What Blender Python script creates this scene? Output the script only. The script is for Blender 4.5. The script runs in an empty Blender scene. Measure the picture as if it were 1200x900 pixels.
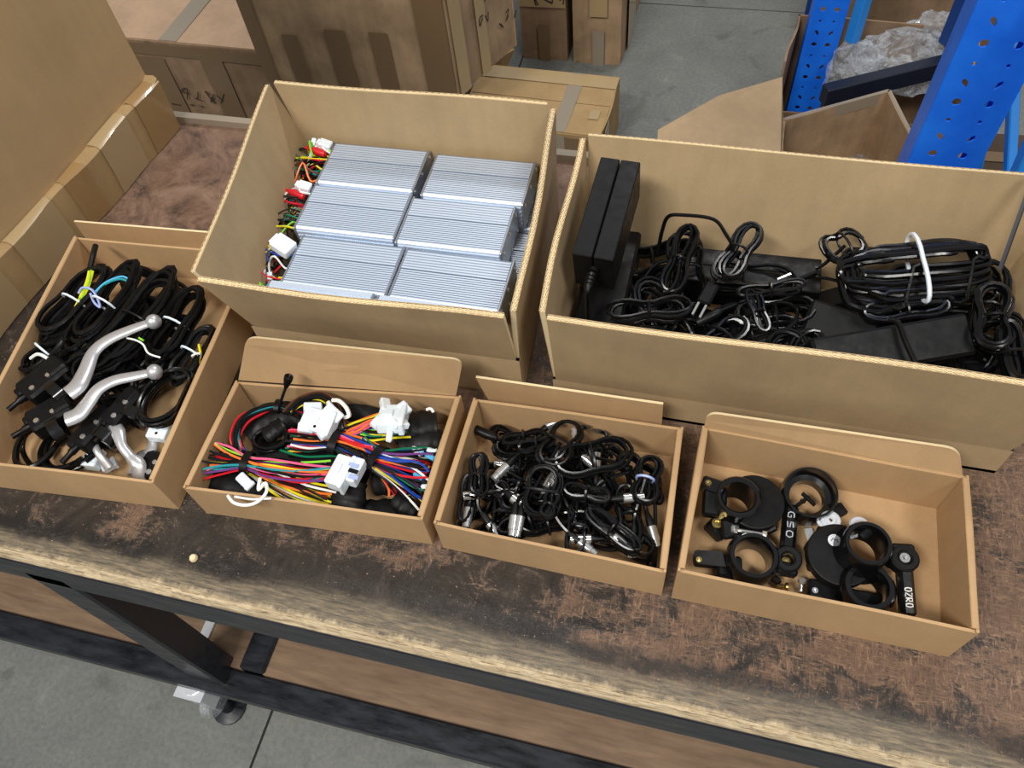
import bpy, math, random
from mathutils import Vector, Matrix
PI = math.pi
V3 = Vector
# ------------------------------------------------------------------ camera
FPX, PITCH, YAW, ROLL = 949.606, 0.976062, -0.368228, -0.150779
CAM = V3((0, 0, 1.5))
def _axes():
    F = V3((math.sin(YAW)*math.cos(PITCH), math.cos(YAW)*math.cos(PITCH), -math.sin(PITCH)))
    r = V3((math.cos(YAW), -math.sin(YAW), 0)); u = r.cross(F)
    return (math.cos(ROLL)*r+math.sin(ROLL)*u, -math.sin(ROLL)*r+math.cos(ROLL)*u, F)
AR, AU, AF = _axes()
def at(x, y, z):
    d = AR*((x-600)/FPX) - AU*((y-450)/FPX) + AF
    return CAM + d*((z-CAM.z)/d.z)
def aty(x, y, Y):
    d = AR*((x-600)/FPX) - AU*((y-450)/FPX) + AF
    return CAM + d*(Y/d.y)
def P(*pts):
    return [at(*p) for p in pts]
sc = bpy.context.scene
C = sc.collection
cam = bpy.data.cameras.new('camera'); co = bpy.data.objects.new('camera', cam); C.objects.link(co)
cam.sensor_width = 36; cam.lens = FPX/1200*36; cam.clip_start = .02
co.matrix_world = Matrix(((AR.x, AU.x, -AF.x, CAM.x), (AR.y, AU.y, -AF.y, CAM.y), (AR.z, AU.z, -AF.z, CAM.z), (0, 0, 0, 1)))
sc.camera = co
# ------------------------------------------------------------------ world, lights, exposure
w = bpy.data.worlds.new('world'); sc.world = w; w.use_nodes = True
w.node_tree.nodes['Background'].inputs[0].default_value = (.93, .96, 1, 1)
w.node_tree.nodes['Background'].inputs[1].default_value = .27
def area(name, loc, tgt, sx, sy, e, col):
    l = bpy.data.lights.new(name, 'AREA'); l.shape = 'RECTANGLE'; l.size = sx; l.size_y = sy; l.energy = e; l.color = col
    o = bpy.data.objects.new(name, l); C.objects.link(o); o.location = loc
    o.rotation_euler = (V3(tgt)-V3(loc)).to_track_quat('-Z', 'Y').to_euler()
area('ceiling_lamp', (-1.0, -1.5, 3.9), (0, .5, .75), 1.5, .35, 106, (1, .96, .90))
area('ceiling_lamp', (1.6, -.6, 4.2), (0, .5, .75), 1.5, .35, 56, (1, .97, .93))
area('ceiling_lamp', (.3, 3.2, 4.4), (0, 1, .5), 1.5, .35, 62, (1, .98, .95))
sc.view_settings.view_transform = 'Standard'; sc.view_settings.look = 'None'
sc.view_settings.gamma = 1; sc.view_settings.use_curve_mapping = False
sc.view_settings.exposure = 0.13
# ------------------------------------------------------------------ materials
def lin(c):
    return tuple(((v/255)/12.92 if v/255 <= .04045 else ((v/255+.055)/1.055)**2.4) for v in c)+(1,)
def newmat(name, col, rough=.5, metal=0, **k):
    m = bpy.data.materials.new(name); m.use_nodes = True
    b = m.node_tree.nodes['Principled BSDF']
    b.inputs['Base Color'].default_value = col if len(col) == 4 else col+(1,)
    b.inputs['Roughness'].default_value = rough; b.inputs['Metallic'].default_value = metal
    for a, v in k.items(): b.inputs[a.replace('_', ' ')].default_value = v
    return m
class NT:
    def __init__(s, m): s.t = m.node_tree; s.b = s.t.nodes['Principled BSDF']
    def n(s, kind, **k):
        o = s.t.nodes.new(kind)
        for a, v in k.items():
            if a in o.inputs: o.inputs[a].default_value = v
            else: setattr(o, a, v)
        return o
    def l(s, a, b): s.t.links.new(a, b)
    def co(s, scale=(1, 1, 1), rot=(0, 0, 0)):
        tc = s.n('ShaderNodeTexCoord'); mp = s.n('ShaderNodeMapping')
        mp.inputs['Scale'].default_value = scale; mp.inputs['Rotation'].default_value = rot
        s.l(tc.outputs['Object'], mp.inputs[0]); return mp.outputs[0]
    def noise(s, v, scale, detail=4, rough=.6, dist=0):
        o = s.n('ShaderNodeTexNoise', Scale=scale, Detail=detail, Roughness=rough, Distortion=dist); s.l(v, o.inputs['Vector']); return o.outputs['Fac']
    def ramp(s, f, stops):
        r = s.n('ShaderNodeValToRGB'); e = r.color_ramp.elements
        while len(e) < len(stops): e.new(.5)
        for x, (p, c) in zip(e, stops): x.position = p; x.color = c if len(c) == 4 else tuple(c)+(1,)
        s.l(f, r.inputs[0]); return r.outputs[0]
    def mix(s, f, a, b, mode='MIX'):
        m = s.n('ShaderNodeMix', data_type='RGBA', blend_type=mode)
        for sk, v in ((m.inputs[0], f), (m.inputs[6], a), (m.inputs[7], b)):
            if hasattr(v, 'links'): s.l(v, sk)
            elif isinstance(v, (int, float)): sk.default_value = v
            else: sk.default_value = v if len(v) == 4 else tuple(v)+(1,)
        return m.outputs[2]
    def math(s, op, a, b=0.0, clamp=False):
        m = s.n('ShaderNodeMath', operation=op, use_clamp=clamp)
        for i, v in enumerate((a, b)):
            if hasattr(v, 'links'): s.l(v, m.inputs[i])
            else: m.inputs[i].default_value = v
        return m.outputs[0]
    def bump(s, h, st, d=.001):
        b = s.n('ShaderNodeBump', Strength=st, Distance=d); s.l(h, b.inputs['Height']); s.l(b.outputs[0], s.b.inputs['Normal'])
def cardboard(name, rgb, var=.12, bands=600):
    m = newmat(name, lin(rgb), .82); t = NT(m); c = t.co()
    base = lin(rgb)
    n1 = t.noise(c, 9, 5, .6); n2 = t.noise(t.co((1, 1, .15)), 60, 3)
    dark = tuple(v*(1-var*1.8) for v in base[:3]); lite = tuple(min(1, v*(1+var)) for v in base[:3])
    col = t.ramp(n1, [(.32, dark), (.68, lite)])
    col = t.mix(.25, col, t.ramp(n2, [(.35, dark), (.7, lite)]))
    fine = t.noise(c, 420, 2)
    col = t.mix(.18, col, t.ramp(fine, [(.3, dark), (.7, lite)]))
    t.l(col, t.b.inputs['Base Color'])
    t.bump(t.math('ADD', t.math('MULTIPLY', fine, .3), n2), .25, .0012)
    t.b.inputs['Specular IOR Level'].default_value = .25
    return m
M = {}
M['card'] = cardboard('cardboard_tan', (176, 151, 119))
M['cardbox'] = cardboard('cardboard_box', (177, 153, 117))
M['cardwarm'] = cardboard('cardboard_tray', (184, 151, 111), .1)
M['cardold'] = cardboard('cardboard_old', (174, 146, 114), .25)
M['cardold2'] = cardboard('cardboard_old_dark', (152, 125, 98), .28)
M['cardpink'] = cardboard('cardboard_old_pale', (190, 160, 132), .12)
M['cardyellow'] = cardboard('cardboard_yellowish', (176, 147, 104), .12)
M['cardpanel'] = cardboard('cardboard_panel', (186, 156, 114), .08)
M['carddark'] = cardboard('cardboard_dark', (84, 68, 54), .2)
M['cream'] = cardboard('cardboard_cut_edge', (232, 212, 170), .08)
M['tape'] = newmat('packing_tape', lin((176, 152, 112)), .22, Coat_Weight=.5)
M['tapedark'] = newmat('packing_tape_dark', lin((122, 98, 70)), .3, Coat_Weight=.4)
M['tapeyel'] = newmat('packing_tape_yellowed', lin((158, 126, 82)), .25, Coat_Weight=.5)
M['tapegrey'] = newmat('packing_tape_grey', lin((150, 138, 120)), .28, Coat_Weight=.4)
M['ink'] = newmat('marker_ink', lin((52, 44, 38)), .8)
def blackmat(name, v, rough, **k):
    m = newmat(name, (v, v, v*1.08), rough, **k); t = NT(m)
    n = t.noise(t.co(), 90, 3); t.l(t.ramp(n, [(.3, (rough*.75,)*3), (.7, (min(1, rough*1.25),)*3)]), t.b.inputs['Roughness']); return m
M['cable'] = blackmat('black_cable', .003, .20, Specular_IOR_Level=.42)
M['cable2'] = blackmat('black_cable_satin', .0035, .30, Specular_IOR_Level=.32)
M['blk'] = blackmat('black_plastic', .0035, .42, Specular_IOR_Level=.25)
M['blkgloss'] = blackmat('black_gloss_metal', .004, .16, Coat_Weight=.3)
M['blkmat'] = blackmat('black_matte_plastic', .0045, .5, Specular_IOR_Level=.22)
M['sleeve'] = blackmat('black_sleeve', .005, .55, Specular_IOR_Level=.3)
M['navy'] = newmat('navy_steel', lin((20, 26, 44)), .4)
def brushed(name, rgb, rough, sc_=(1, 60, 60), metal=1.0):
    m = newmat(name, lin(rgb), rough, metal); t = NT(m)
    n = t.noise(t.co(sc_), 20, 3); b = lin(rgb)
    t.l(t.ramp(n, [(.3, tuple(v*.86 for v in b[:3])), (.7, b)]), t.b.inputs['Base Color']); t.bump(n, .08, .0004); return m
M['alu'] = brushed('silver_aluminium', (208, 222, 240), .42, (3, 90, 90), .35)
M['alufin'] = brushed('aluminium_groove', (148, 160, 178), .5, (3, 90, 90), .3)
M['alusmooth'] = brushed('smooth_aluminium', (178, 186, 198), .36, metal=.8)  # smooth metal of both controller end plates
M['lever'] = brushed('cast_silver', (206, 206, 208), .34, (20, 20, 20), .6)
M['nickel'] = newmat('nickel', lin((236, 236, 234)), .2, .9)
M['zinc'] = newmat('zinc', lin((226, 230, 236)), .3, .35)
M['brass'] = newmat('brass', lin((200, 176, 110)), .28, 1)
M['white'] = newmat('white_nylon', lin((232, 238, 244)), .35, Subsurface_Weight=.15)
M['paper'] = newmat('white_paper', lin((226, 230, 240)), .8)
COL = dict(red=(205, 30, 42), blue=(30, 70, 170), green=(22, 120, 84), yellow=(232, 218, 40), orange=(236, 120, 50), white=(236, 236, 232),
           black=(14, 14, 16), pink=(232, 96, 140), teal=(40, 150, 160), purple=(110, 60, 130), brown=(90, 50, 36), lime=(140, 214, 60), cyan=(90, 180, 225), lav=(160, 175, 225))
for k, v in COL.items(): M['w_'+k] = newmat(k+'_wire_insulation', lin(v), .34)
m = newmat('clear_plastic', (.80, .86, .92), .1, Transmission_Weight=.35, IOR=1.2, Alpha=.5, Coat_Weight=1.0, Coat_Roughness=.06); M['clear'] = m; t = NT(m)
n_ = t.noise(t.co(), 22, 4, .7, 1.5); t.l(t.ramp(n_, [(.42, (.16,)*3), (.64, (.60,)*3)]), t.b.inputs['Alpha']); t.bump(n_, .9, .012)
M['blue'] = newmat('blue_powder_coat', lin((20, 112, 240)), .38); t = NT(M['blue'])
n_ = t.noise(t.co(), 14, 5); t.l(t.ramp(n_, [(.3, lin((14, 98, 226))), (.7, lin((30, 124, 248)))]), t.b.inputs['Base Color']); t.bump(t.noise(t.co(), 300, 2), .05, .0005)
M['bluel'] = newmat('light_blue_powder_coat', lin((38, 140, 230)), .4)
M['blued'] = newmat('dark_blue_powder_coat', lin((18, 60, 128)), .45)
M['steel'] = newmat('black_painted_steel', lin((26, 29, 36)), .38); t = NT(M['steel'])
n_ = t.noise(t.co((1, 4, 4)), 18, 5); t.l(t.ramp(n_, [(.3, lin((17, 19, 24))), (.75, lin((38, 42, 50)))]), t.b.inputs['Base Color']); t.l(t.ramp(n_, [(.3, (.25,)*3), (.7, (.5,)*3)]), t.b.inputs['Roughness'])
# plywood edge
M['plyedge'] = newmat('raw_plywood_edge', lin((176, 156, 122)), .8); t = NT(M['plyedge'])
n_ = t.noise(t.co((6, 90, 90)), 5, 6, .7)
t.l(t.ramp(n_, [(.32, lin((96, 82, 64))), (.46, lin((176, 156, 124))), (.7, lin((216, 200, 168)))]), t.b.inputs['Base Color']); t.bump(n_, .5, .002)
M['shelfply'] = newmat('brown_plywood', lin((140, 112, 86)), .6); t = NT(M['shelfply'])
n_ = t.noise(t.co((2, 14, 1)), 5, 6, .65)
t.l(t.ramp(n_, [(.3, lin((104, 82, 62))), (.7, lin((142, 116, 90)))]), t.b.inputs['Base Color'])
# table top: dark film worn through to brown chipboard
M['top'] = newmat('worn_table_film', lin((50, 40, 34)), .5); t = NT(M['top'])
c = t.co(); sep = t.n('ShaderNodeSeparateXYZ'); t.l(c, sep.inputs[0]); X, Y = sep.outputs[0], t.math('ADD', sep.outputs[1], .5)
big = t.noise(c, 5.5, 6, .62, .6); mid = t.noise(c, 26, 6, .75, 1.2)
scr = t.noise(t.co((40, 160, 1), (0, 0, .45)), 2.2, 5, .8, .8); scr2 = t.noise(t.co((150, 38, 1), (0, 0, .9)), 2.2, 5, .8, .8)
# wear grows to the right and to the back of the bench
wear = t.math('ADD', t.math('MULTIPLY', t.math('ADD', X, .40), .30), t.math('MULTIPLY', t.math('SUBTRACT', Y, .42), .38))
wear = t.math('ADD', wear, t.math('MULTIPLY', t.math('SUBTRACT', big, .5), 1.2))
wear = t.math('ADD', wear, t.math('MULTIPLY', t.math('SUBTRACT', mid, .5), .9))
wear = t.math('ADD', wear, t.math('MULTIPLY', t.math('SUBTRACT', t.math('MAXIMUM', scr, scr2), .56), .75))
wmask = t.ramp(t.math('ADD', wear, .5), [(.46, (0, 0, 0)), (.60, (1, 1, 1))])
brown = t.ramp(t.math('MAXIMUM', scr, scr2), [(.40, lin((70, 52, 42))), (.56, lin((118, 92, 72))), (.72, lin((164, 134, 108)))])
brown = t.mix(t.ramp(mid, [(.35, (0, 0, 0)), (.65, (.45,)*3)]), brown, lin((84, 64, 52)))
film = t.ramp(mid, [(.3, lin((34, 30, 28))), (.55, lin((56, 49, 43))), (.75, lin((84, 76, 68)))])
col = t.mix(wmask, film, brown)
# greyish rubbed band along the front edge, with a dark line behind it
yj = t.math('ADD', Y, t.math('MULTIPLY', t.math('SUBTRACT', big, .5), .05))
band = t.ramp(yj, [(.170, (1,)*3), (.190, (.8,)*3), (.204, (0,)*3)])
grey = t.ramp(t.noise(t.co((10, 90, 1)), 4, 6, .75), [(.32, lin((64, 58, 50))), (.5, lin((112, 102, 86))), (.7, lin((160, 142, 110)))])
col = t.mix(band, col, grey)
dl = t.ramp(t.math('ADD', yj, t.math('MULTIPLY', t.math('SUBTRACT', mid, .5), .03)), [(.194, (0,)*3), (.200, (1,)*3), (.212, (1,)*3), (.220, (0,)*3)])
col = t.mix(t.math('MULTIPLY', dl, t.ramp(big, [(.42, (.1,)*3), (.55, (.9,)*3)])), col, lin((30, 27, 25)))
# the back left of the bench is rubbed to a dull red-brown
bk = t.ramp(t.math('ADD', Y, t.math('MULTIPLY', t.math('SUBTRACT', mid, .5), .25)), [(.55, (0,)*3), (.66, (1,)*3)])
col = t.mix(t.math('MULTIPLY', bk, .85), col, t.ramp(t.noise(c, 17, 6, .7, .8), [(.35, lin((74, 56, 46))), (.5, lin((124, 96, 78))), (.7, lin((150, 122, 104)))]))
lip = t.ramp(t.math('ADD', Y, t.math('MULTIPLY', t.math('SUBTRACT', t.noise(t.co((3, 1, 1)), 30, 5, .7), .5), .02)), [(.1735, (1,)*3), (.1790, (0,)*3)])
col = t.mix(lip, col, t.ramp(t.noise(t.co((8, 90, 1)), 6, 5, .7), [(.32, lin((112, 96, 74))), (.48, lin((182, 162, 128))), (.7, lin((216, 200, 168)))]))
speck = t.ramp(t.noise(c, 330, 2), [(.70, (0,)*3), (.76, (.8,)*3)])
col = t.mix(speck, col, lin((168, 140, 108)))
t.l(col, t.b.inputs['Base Color'])
t.l(t.ramp(wmask, [(0, (.36,)*3), (1, (.68,)*3)]), t.b.inputs['Roughness'])
t.bump(t.math('ADD', t.math('MULTIPLY', t.math('MAXIMUM', scr, scr2), 1.0), t.math('MULTIPLY', wmask, -.6)), .45, .0012)
# concrete
M['concrete'] = newmat('concrete', lin((112, 116, 112)), .62); t = NT(M['concrete'])
c = t.co(); a = t.noise(c, 1.6, 7, .62, .5); b = t.noise(c, 14, 7, .7, .5); d = t.noise(c, 110, 4, .7)
col = t.ramp(a, [(.32, lin((82, 85, 83))), (.5, lin((108, 111, 107))), (.7, lin((134, 136, 129)))])
col = t.mix(.5, col, t.ramp(b, [(.3, lin((90, 94, 92))), (.6, lin((112, 115, 111))), (.75, lin((148, 149, 142)))]))
col = t.mix(.2, col, t.ramp(d, [(.3, lin((70, 72, 70))), (.7, lin((170, 170, 162)))]))
col = t.mix(t.ramp(t.noise(c, 5, 5, .6, 1.5), [(.60, (0,)*3), (.68, (.55,)*3)]), col, lin((84, 84, 80)))
t.l(col, t.b.inputs['Base Color']); t.l(t.ramp(a, [(.3, (.45,)*3), (.7, (.7,)*3)]), t.b.inputs['Roughness']); t.bump(b, .2, .003)
M['groove'] = newmat('joint_dirt', lin((60, 58, 54)), .9)
# ------------------------------------------------------------------ mesh builder
OFF = {}
CLIP = None
def set_clip(q, zmin, grow=0.0):
    """keeps loose things inside the walls of their carton: q = corners (x,y) in order"""
    global CLIP
    if q is None: CLIP = None; return
    cx = sum(p[0] for p in q)/4; cy = sum(p[1] for p in q)/4; pl = []
    for i in range(4):
        a = V3((q[i][0], q[i][1], 0)); b = V3((q[(i+1) % 4][0], q[(i+1) % 4][1], 0)); n = V3((-(b-a).y, (b-a).x, 0)).normalized()
        if n.dot(V3((cx, cy, 0))-a) < 0: n = -n
        pl.append((n, n.dot(a)-grow))
    CLIP = (pl, zmin)
class MB:
    def __init__(s): s.v = []; s.f = []; s.m = []
    def add(s, vs, fs, mi=0):
        o = len(s.v); s.v += [V3(v) for v in vs]; s.f += [[i+o for i in f] for f in fs]; s.m += [mi]*len(fs); return s
    def box(s, c, size, R=None, mi=0, taper=1.0):
        R = R or Matrix.Identity(3); x, y, z = [k/2 for k in size]; c = V3(c)
        vs = [c+R@V3((sx*x*(taper if sz > 0 else 1), sy*y*(taper if sz > 0 else 1), sz*z)) for sz in (-1, 1) for sx, sy in ((-1, -1), (1, -1), (1, 1), (-1, 1))]
        return s.add(vs, [(3, 2, 1, 0), (4, 5, 6, 7), (0, 1, 5, 4), (1, 2, 6, 5), (2, 3, 7, 6), (3, 0, 4, 7)], mi)
    def rbox(s, c, size, R=None, mi=0, ch=.003):        # chamfered box
        R = R or Matrix.Identity(3); x, y, z = [k/2 for k in size]; c = V3(c); ch = min(ch, x*.9, y*.9, z*.9)
        rings = [(-z, ch), (-z+ch, 0), (z-ch, 0), (z, ch)]; vs = []
        for zz, i in rings:
            for px, py in ((-x+ch, -y+i), (x-ch, -y+i), (x-i, -y+ch), (x-i, y-ch), (x-ch, y-i), (-x+ch, y-i), (-x+i, y-ch), (-x+i, -y+ch)):
                vs.append(c+R@V3((px, py, zz)))
        fs = [tuple(range(7, -1, -1)), tuple(range(24, 32))]
        for r in range(3):
            for k in range(8): a = r*8+k; b = r*8+(k+1) % 8; fs.append((a, b, b+8, a+8))
        return s.add(vs, fs, mi)
    def tube(s, pts, r, sides=6, mi=0, closed=False, flat=1.0, cap=True, up=None):
        n = len(pts)
        if n < 2: return s
        rr = r if callable(r) else (lambda t: r)
        tang = []
        for i in range(n):
            a = pts[(i-1) % n] if (closed or i > 0) else pts[0]; b = pts[(i+1) % n] if (closed or i < n-1) else pts[-1]
            d = b-a; tang.append(d.normalized() if d.length > 1e-9 else V3((1, 0, 0)))
        u = V3((0, 0, 1)) if abs(tang[0].z) < .9 else V3((1, 0, 0)); vs = []
        for i in range(n):
            T = tang[i]
            if up is not None: u = V3(up)
            u = u-T*u.dot(T)
            u = u.normalized() if u.length > 1e-6 else T.orthogonal().normalized()
            w_ = T.cross(u); R_ = rr(i/(n-1))
            for k in range(sides):
                a = 2*PI*k/sides; vs.append(pts[i]+w_*(math.cos(a)*R_)+u*(math.sin(a)*R_*flat))
        fs = []
        for i in range(n if closed else n-1):
            j = (i+1) % n
            for k in range(sides): k2 = (k+1) % sides; fs.append((i*sides+k, i*sides+k2, j*sides+k2, j*sides+k))
        if cap and not closed: fs += [tuple(range(sides-1, -1, -1)), tuple(range((n-1)*sides, n*sides))]
        return s.add(vs, fs, mi)
    def lathe(s, c, axis, prof, seg=20, mi=0, closed=False):   # prof: (radius, height along axis)
        ax = V3(axis).normalized(); a = ax.orthogonal().normalized(); b = ax.cross(a); c = V3(c); n = len(prof); vs = []
        for r_, h in prof:
            for k in range(seg): t_ = 2*PI*k/seg; vs.append(c+ax*h+(a*math.cos(t_)+b*math.sin(t_))*r_)
        fs = []
        for i in range(n if closed else n-1):
            j = (i+1) % n
            for k in range(seg): k2 = (k+1) % seg; fs.append((i*seg+k, i*seg+k2, j*seg+k2, j*seg+k))
        if not closed:
            if prof[0][0] > 1e-6: fs.append(tuple(range(seg-1, -1, -1)))
            if prof[-1][0] > 1e-6: fs.append(tuple(range((n-1)*seg, n*seg)))
        return s.add(vs, fs, mi)
    def cyl(s, a, b, r0, r1=None, seg=10, mi=0):
        a = V3(a); b = V3(b); return s.lathe(a, b-a, [(r0, 0), (r1 if r1 is not None else r0, (b-a).length)], seg, mi)
    def prism(s, poly, d, mi=0, mside=None):                    # planar polygon of 3-D points, extruded by vector d
        n = len(poly); d = V3(d); vs = [V3(p) for p in poly]+[V3(p)+d for p in poly]
        s.add(vs, [tuple(range(n-1, -1, -1)), tuple(range(n, 2*n))]+[(i, (i+1) % n, (i+1) % n+n, i+n) for i in range(n)], mi)
        if mside is not None:
            for q in range(n): s.m[-1-q] = mside
        return s
    def build(s, name, mat, parent=None, smooth=False, bevel=0, loc=None):
        off = OFF[parent.name] if parent is not None else V3(loc or (0, 0, 0))
        if CLIP:
            for v in s.v:
                for n, d in CLIP[0]:
                    k = n.dot(v)-d
                    if k < 0: v -= n*k
                if v.z < CLIP[1]: v.z = CLIP[1]+(v.z-CLIP[1])*.1
        me = bpy.data.meshes.new(name); me.from_pydata([v-off for v in s.v], [], s.f)
        for x in (mat if isinstance(mat, (list, tuple)) else [mat]): me.materials.append(M[x] if isinstance(x, str) else x)
        me.polygons.foreach_set('material_index', s.m)
        if smooth:
            me.polygons.foreach_set('use_smooth', [True]*len(me.polygons))
            try: me.set_sharp_from_angle(angle=math.radians(42))
            except Exception: pass
        me.update(); o = bpy.data.objects.new(name, me); C.objects.link(o)
        if parent is not None: o.parent = parent
        else: o.location = off
        OFF[o.name] = off
        if bevel:
            b = o.modifiers.new('bevel', 'BEVEL'); b.width = bevel; b.segments = 2; b.limit_method = 'ANGLE'; b.angle_limit = .6
        return o
def tag(o, label, cat, group=None):
    o['label'] = label; o['category'] = cat
    if group: o['group'] = group
    return o
def thing(name, loc, label, cat, group=None):
    o = bpy.data.objects.new(name, None); C.objects.link(o); o.location = V3(loc); o.empty_display_size = .02; OFF[o.name] = V3(loc)
    return tag(o, label, cat, group)
def struct(o): o['kind'] = 'structure'; return o
def cr(pts, n=6, closed=False):                                 # Catmull-Rom
    out = []; N = len(pts)
    rng = range(N) if closed else range(N-1)
    for i in rng:
        g = (lambda k: pts[k % N]) if closed else (lambda k: pts[max(0, min(N-1, k))])
        p0, p1, p2, p3 = g(i-1), g(i), g(i+1), g(i+2)
        for k in range(n):
            t_ = k/n; out.append(.5*((2*p1)+(p2-p0)*t_+(2*p0-5*p1+4*p2-p3)*t_*t_+(3*p1-p0-3*p2+p3)*t_**3))
    if not closed: out.append(pts[-1])
    return out
def rotz(a): return Matrix.Rotation(a, 3, 'Z')
def frame(x, up=(0, 0, 1)):
    x = V3(x).normalized(); z = V3(up); z = (z-x*z.dot(x)).normalized(); y = z.cross(x)
    return Matrix((x, y, z)).transposed()
rnd = random.Random(7)
# ------------------------------------------------------------------ floor
fl = bpy.data.objects.new('floor', None); C.objects.link(fl); OFF['floor'] = V3((0, 0, 0)); struct(fl)
xs = [-7, -3.6, -.6215, 2.4, 6]; ys = [-3, -.6, 2.44, 5.4, 9]
for i in range(4):
    for j in range(4):
        MB().box(((xs[i]+xs[i+1])/2, (ys[j]+ys[j+1])/2, -.05), (xs[i+1]-xs[i]-.005, ys[j+1]-ys[j]-.005, .1)).build('slab', 'concrete', fl)
MB().box((-.5, 3, -.057), (13, 12, .1)).build('joint_filler', 'groove', fl)
# ------------------------------------------------------------------ bench
bench = thing('work_bench', (0, .5, 0), 'long workbench with worn dark board top on a black steel frame', 'workbench')
TX0, TX1, TY0, TY1 = -1.35, 1.25, .173, .84
MB().box(((TX0+TX1)/2, (TY0+TY1)/2+.001, .741), (TX1-TX0, TY1-TY0-.002, .018)).build('table_top', 'top', bench)
# ragged raw edge strip along the front
b = MB(); n = 500; vs = []; fs = []
for i in range(n+1):
    x = TX0+(TX1-TX0)*i/n; j = .003+.0012*math.sin(i*.13)+.001*math.sin(i*.41+2)+rnd.uniform(0, .0022); k = rnd.uniform(0, .002)
    vs += [(x, TY0+.012, .7494), (x, TY0-.0045+j, .7490-k), (x, TY0-.005-k*.4, .741), (x, TY0-.004, .7315), (x, TY0+.004, .7315)]
for i in range(n):
    for q in range(5): fs.append((i*5+q, i*5+(q+1) % 5, (i+1)*5+(q+1) % 5, (i+1)*5+q))
b.add(vs, fs).build('front_edge', 'plyedge', bench)
MB().box(((TX0+TX1)/2, TY1+.006, .745), (TX1-TX0, .012, .03)).build('back_edge', 'tapegrey', bench)
def beam(name, x0, x1, y0, y1, z0, z1, lip=0):
    b = MB().rbox(((x0+x1)/2, (y0+y1)/2, (z0+z1)/2), (x1-x0, y1-y0, z1-z0), ch=.003)
    return b.build(name, 'steel', bench, bevel=0)
beam('upper_beam', TX0, TX1, .168, .212, .686, .7305); beam('upper_beam', TX0, TX1, .79, .83, .690, .7305)
# the front upper rail is an angle: a second lower flange shows below it
MB().rbox(((TX0+TX1)/2, .183, .667), (TX1-TX0, .024, .034), ch=.002).build('rail_flange', 'steel', bench)
beam('lower_beam', TX0, TX1, .158, .200, .170, .205); beam('lower_beam', TX0, TX1, .79, .83, .170, .205)
for x in (-1.25, -.662, .62):
    for y in (.157, .79):
        MB().rbox((x+.006, y+(.036 if y < .5 else .024), .428), (.056, .044, .514), ch=.003).build('leg', 'steel', bench)
    beam('cross_bar', x+.052, x+.094, .20, .79, .172, .222)
    beam('cross_bar', x+.02, x+.062, .212, .79, .694, .728)
MB().box((-.690, .262, .216), (.016, .10, .004)).build('bracket', 'zinc', bench)
# casters under the legs
for x, y in ((-.70, .165), (.63, .165), (-1.25, .165), (-.64, .81), (.63, .81), (-1.25, .81)):
    b = MB().box((x, y, .163), (.05, .045, .006)).box((x-.014, y, .125), (.003, .036, .075)).box((x+.014, y, .125), (.003, .036, .075)).cyl((x, y, .155), (x, y, .17), .016)
    k = b.build('caster_fork', 'zinc', bench)
    MB().lathe((x-.010, y, .075), (1, 0, 0), [(.008, 0), (.03, .0), (.034, .004), (.034, .016), (.03, .02), (.008, .02)], 24).build('wheel', 'clear', k, True)
# extend a stem so that the wheel stands on the floor
for x, y in ((-.70, .165), (.63, .165), (-1.25, .165), (-.64, .81), (.63, .81), (-1.25, .81)):
    MB().lathe((x, y, 0), (0, 0, 1), [(.03, 0), (.03, .006), (.012, .01), (.012, .045)], 16).build('foot', 'steel', bench, True)
b = tag(MB().box((-.05, .495, .207), (2.3, .59, .012)).build('lower_shelf', 'shelfply', loc=(0, .5, .2)), 'brown plywood shelf lying on the lower frame under the workbench', 'shelf')
# ------------------------------------------------------------------ carton panels
def grid_panel(mb, a, b_, c, d, t, mi=0, nx=8, ny=4, wob=.0, seed=0):
    """slab between quad a,b (low) c,d (high); thickness t to the side of its normal"""
    a, b_, c, d = map(V3, (a, b_, c, d)); n = (b_-a).cross(d-a).normalized(); rg = random.Random(seed); vs = []
    ph = rg.random()*6
    for s in (0, 1):
        for j in range(ny+1):
            for i in range(nx+1):
                u, v = i/nx, j/ny; p = (a*(1-u)+b_*u)*(1-v)+(d*(1-u)+c*u)*v
                p = p+n*(t*s+wob*math.sin(u*PI)*v*math.sin(ph+u*3))
                vs.append(p)
    N = (nx+1)*(ny+1); fs = []
    for j in range(ny):
        for i in range(nx):
            q = j*(nx+1)+i; fs.append((q, q+nx+1, q+nx+2, q+1)); fs.append((N+q, N+q+1, N+q+nx+2, N+q+nx+1))
    for i in range(nx): fs.append((i, i+1, N+i+1, N+i)); q = ny*(nx+1)+i; fs.append((q, N+q, N+q+1, q+1))
    for j in range(ny): q = j*(nx+1); fs.append((q, N+q, N+q+nx+1, q+nx+1)); q += nx; fs.append((q, q+nx+1, N+q+nx+1, N+q))
    return mb.add(vs, fs, mi)
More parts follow.
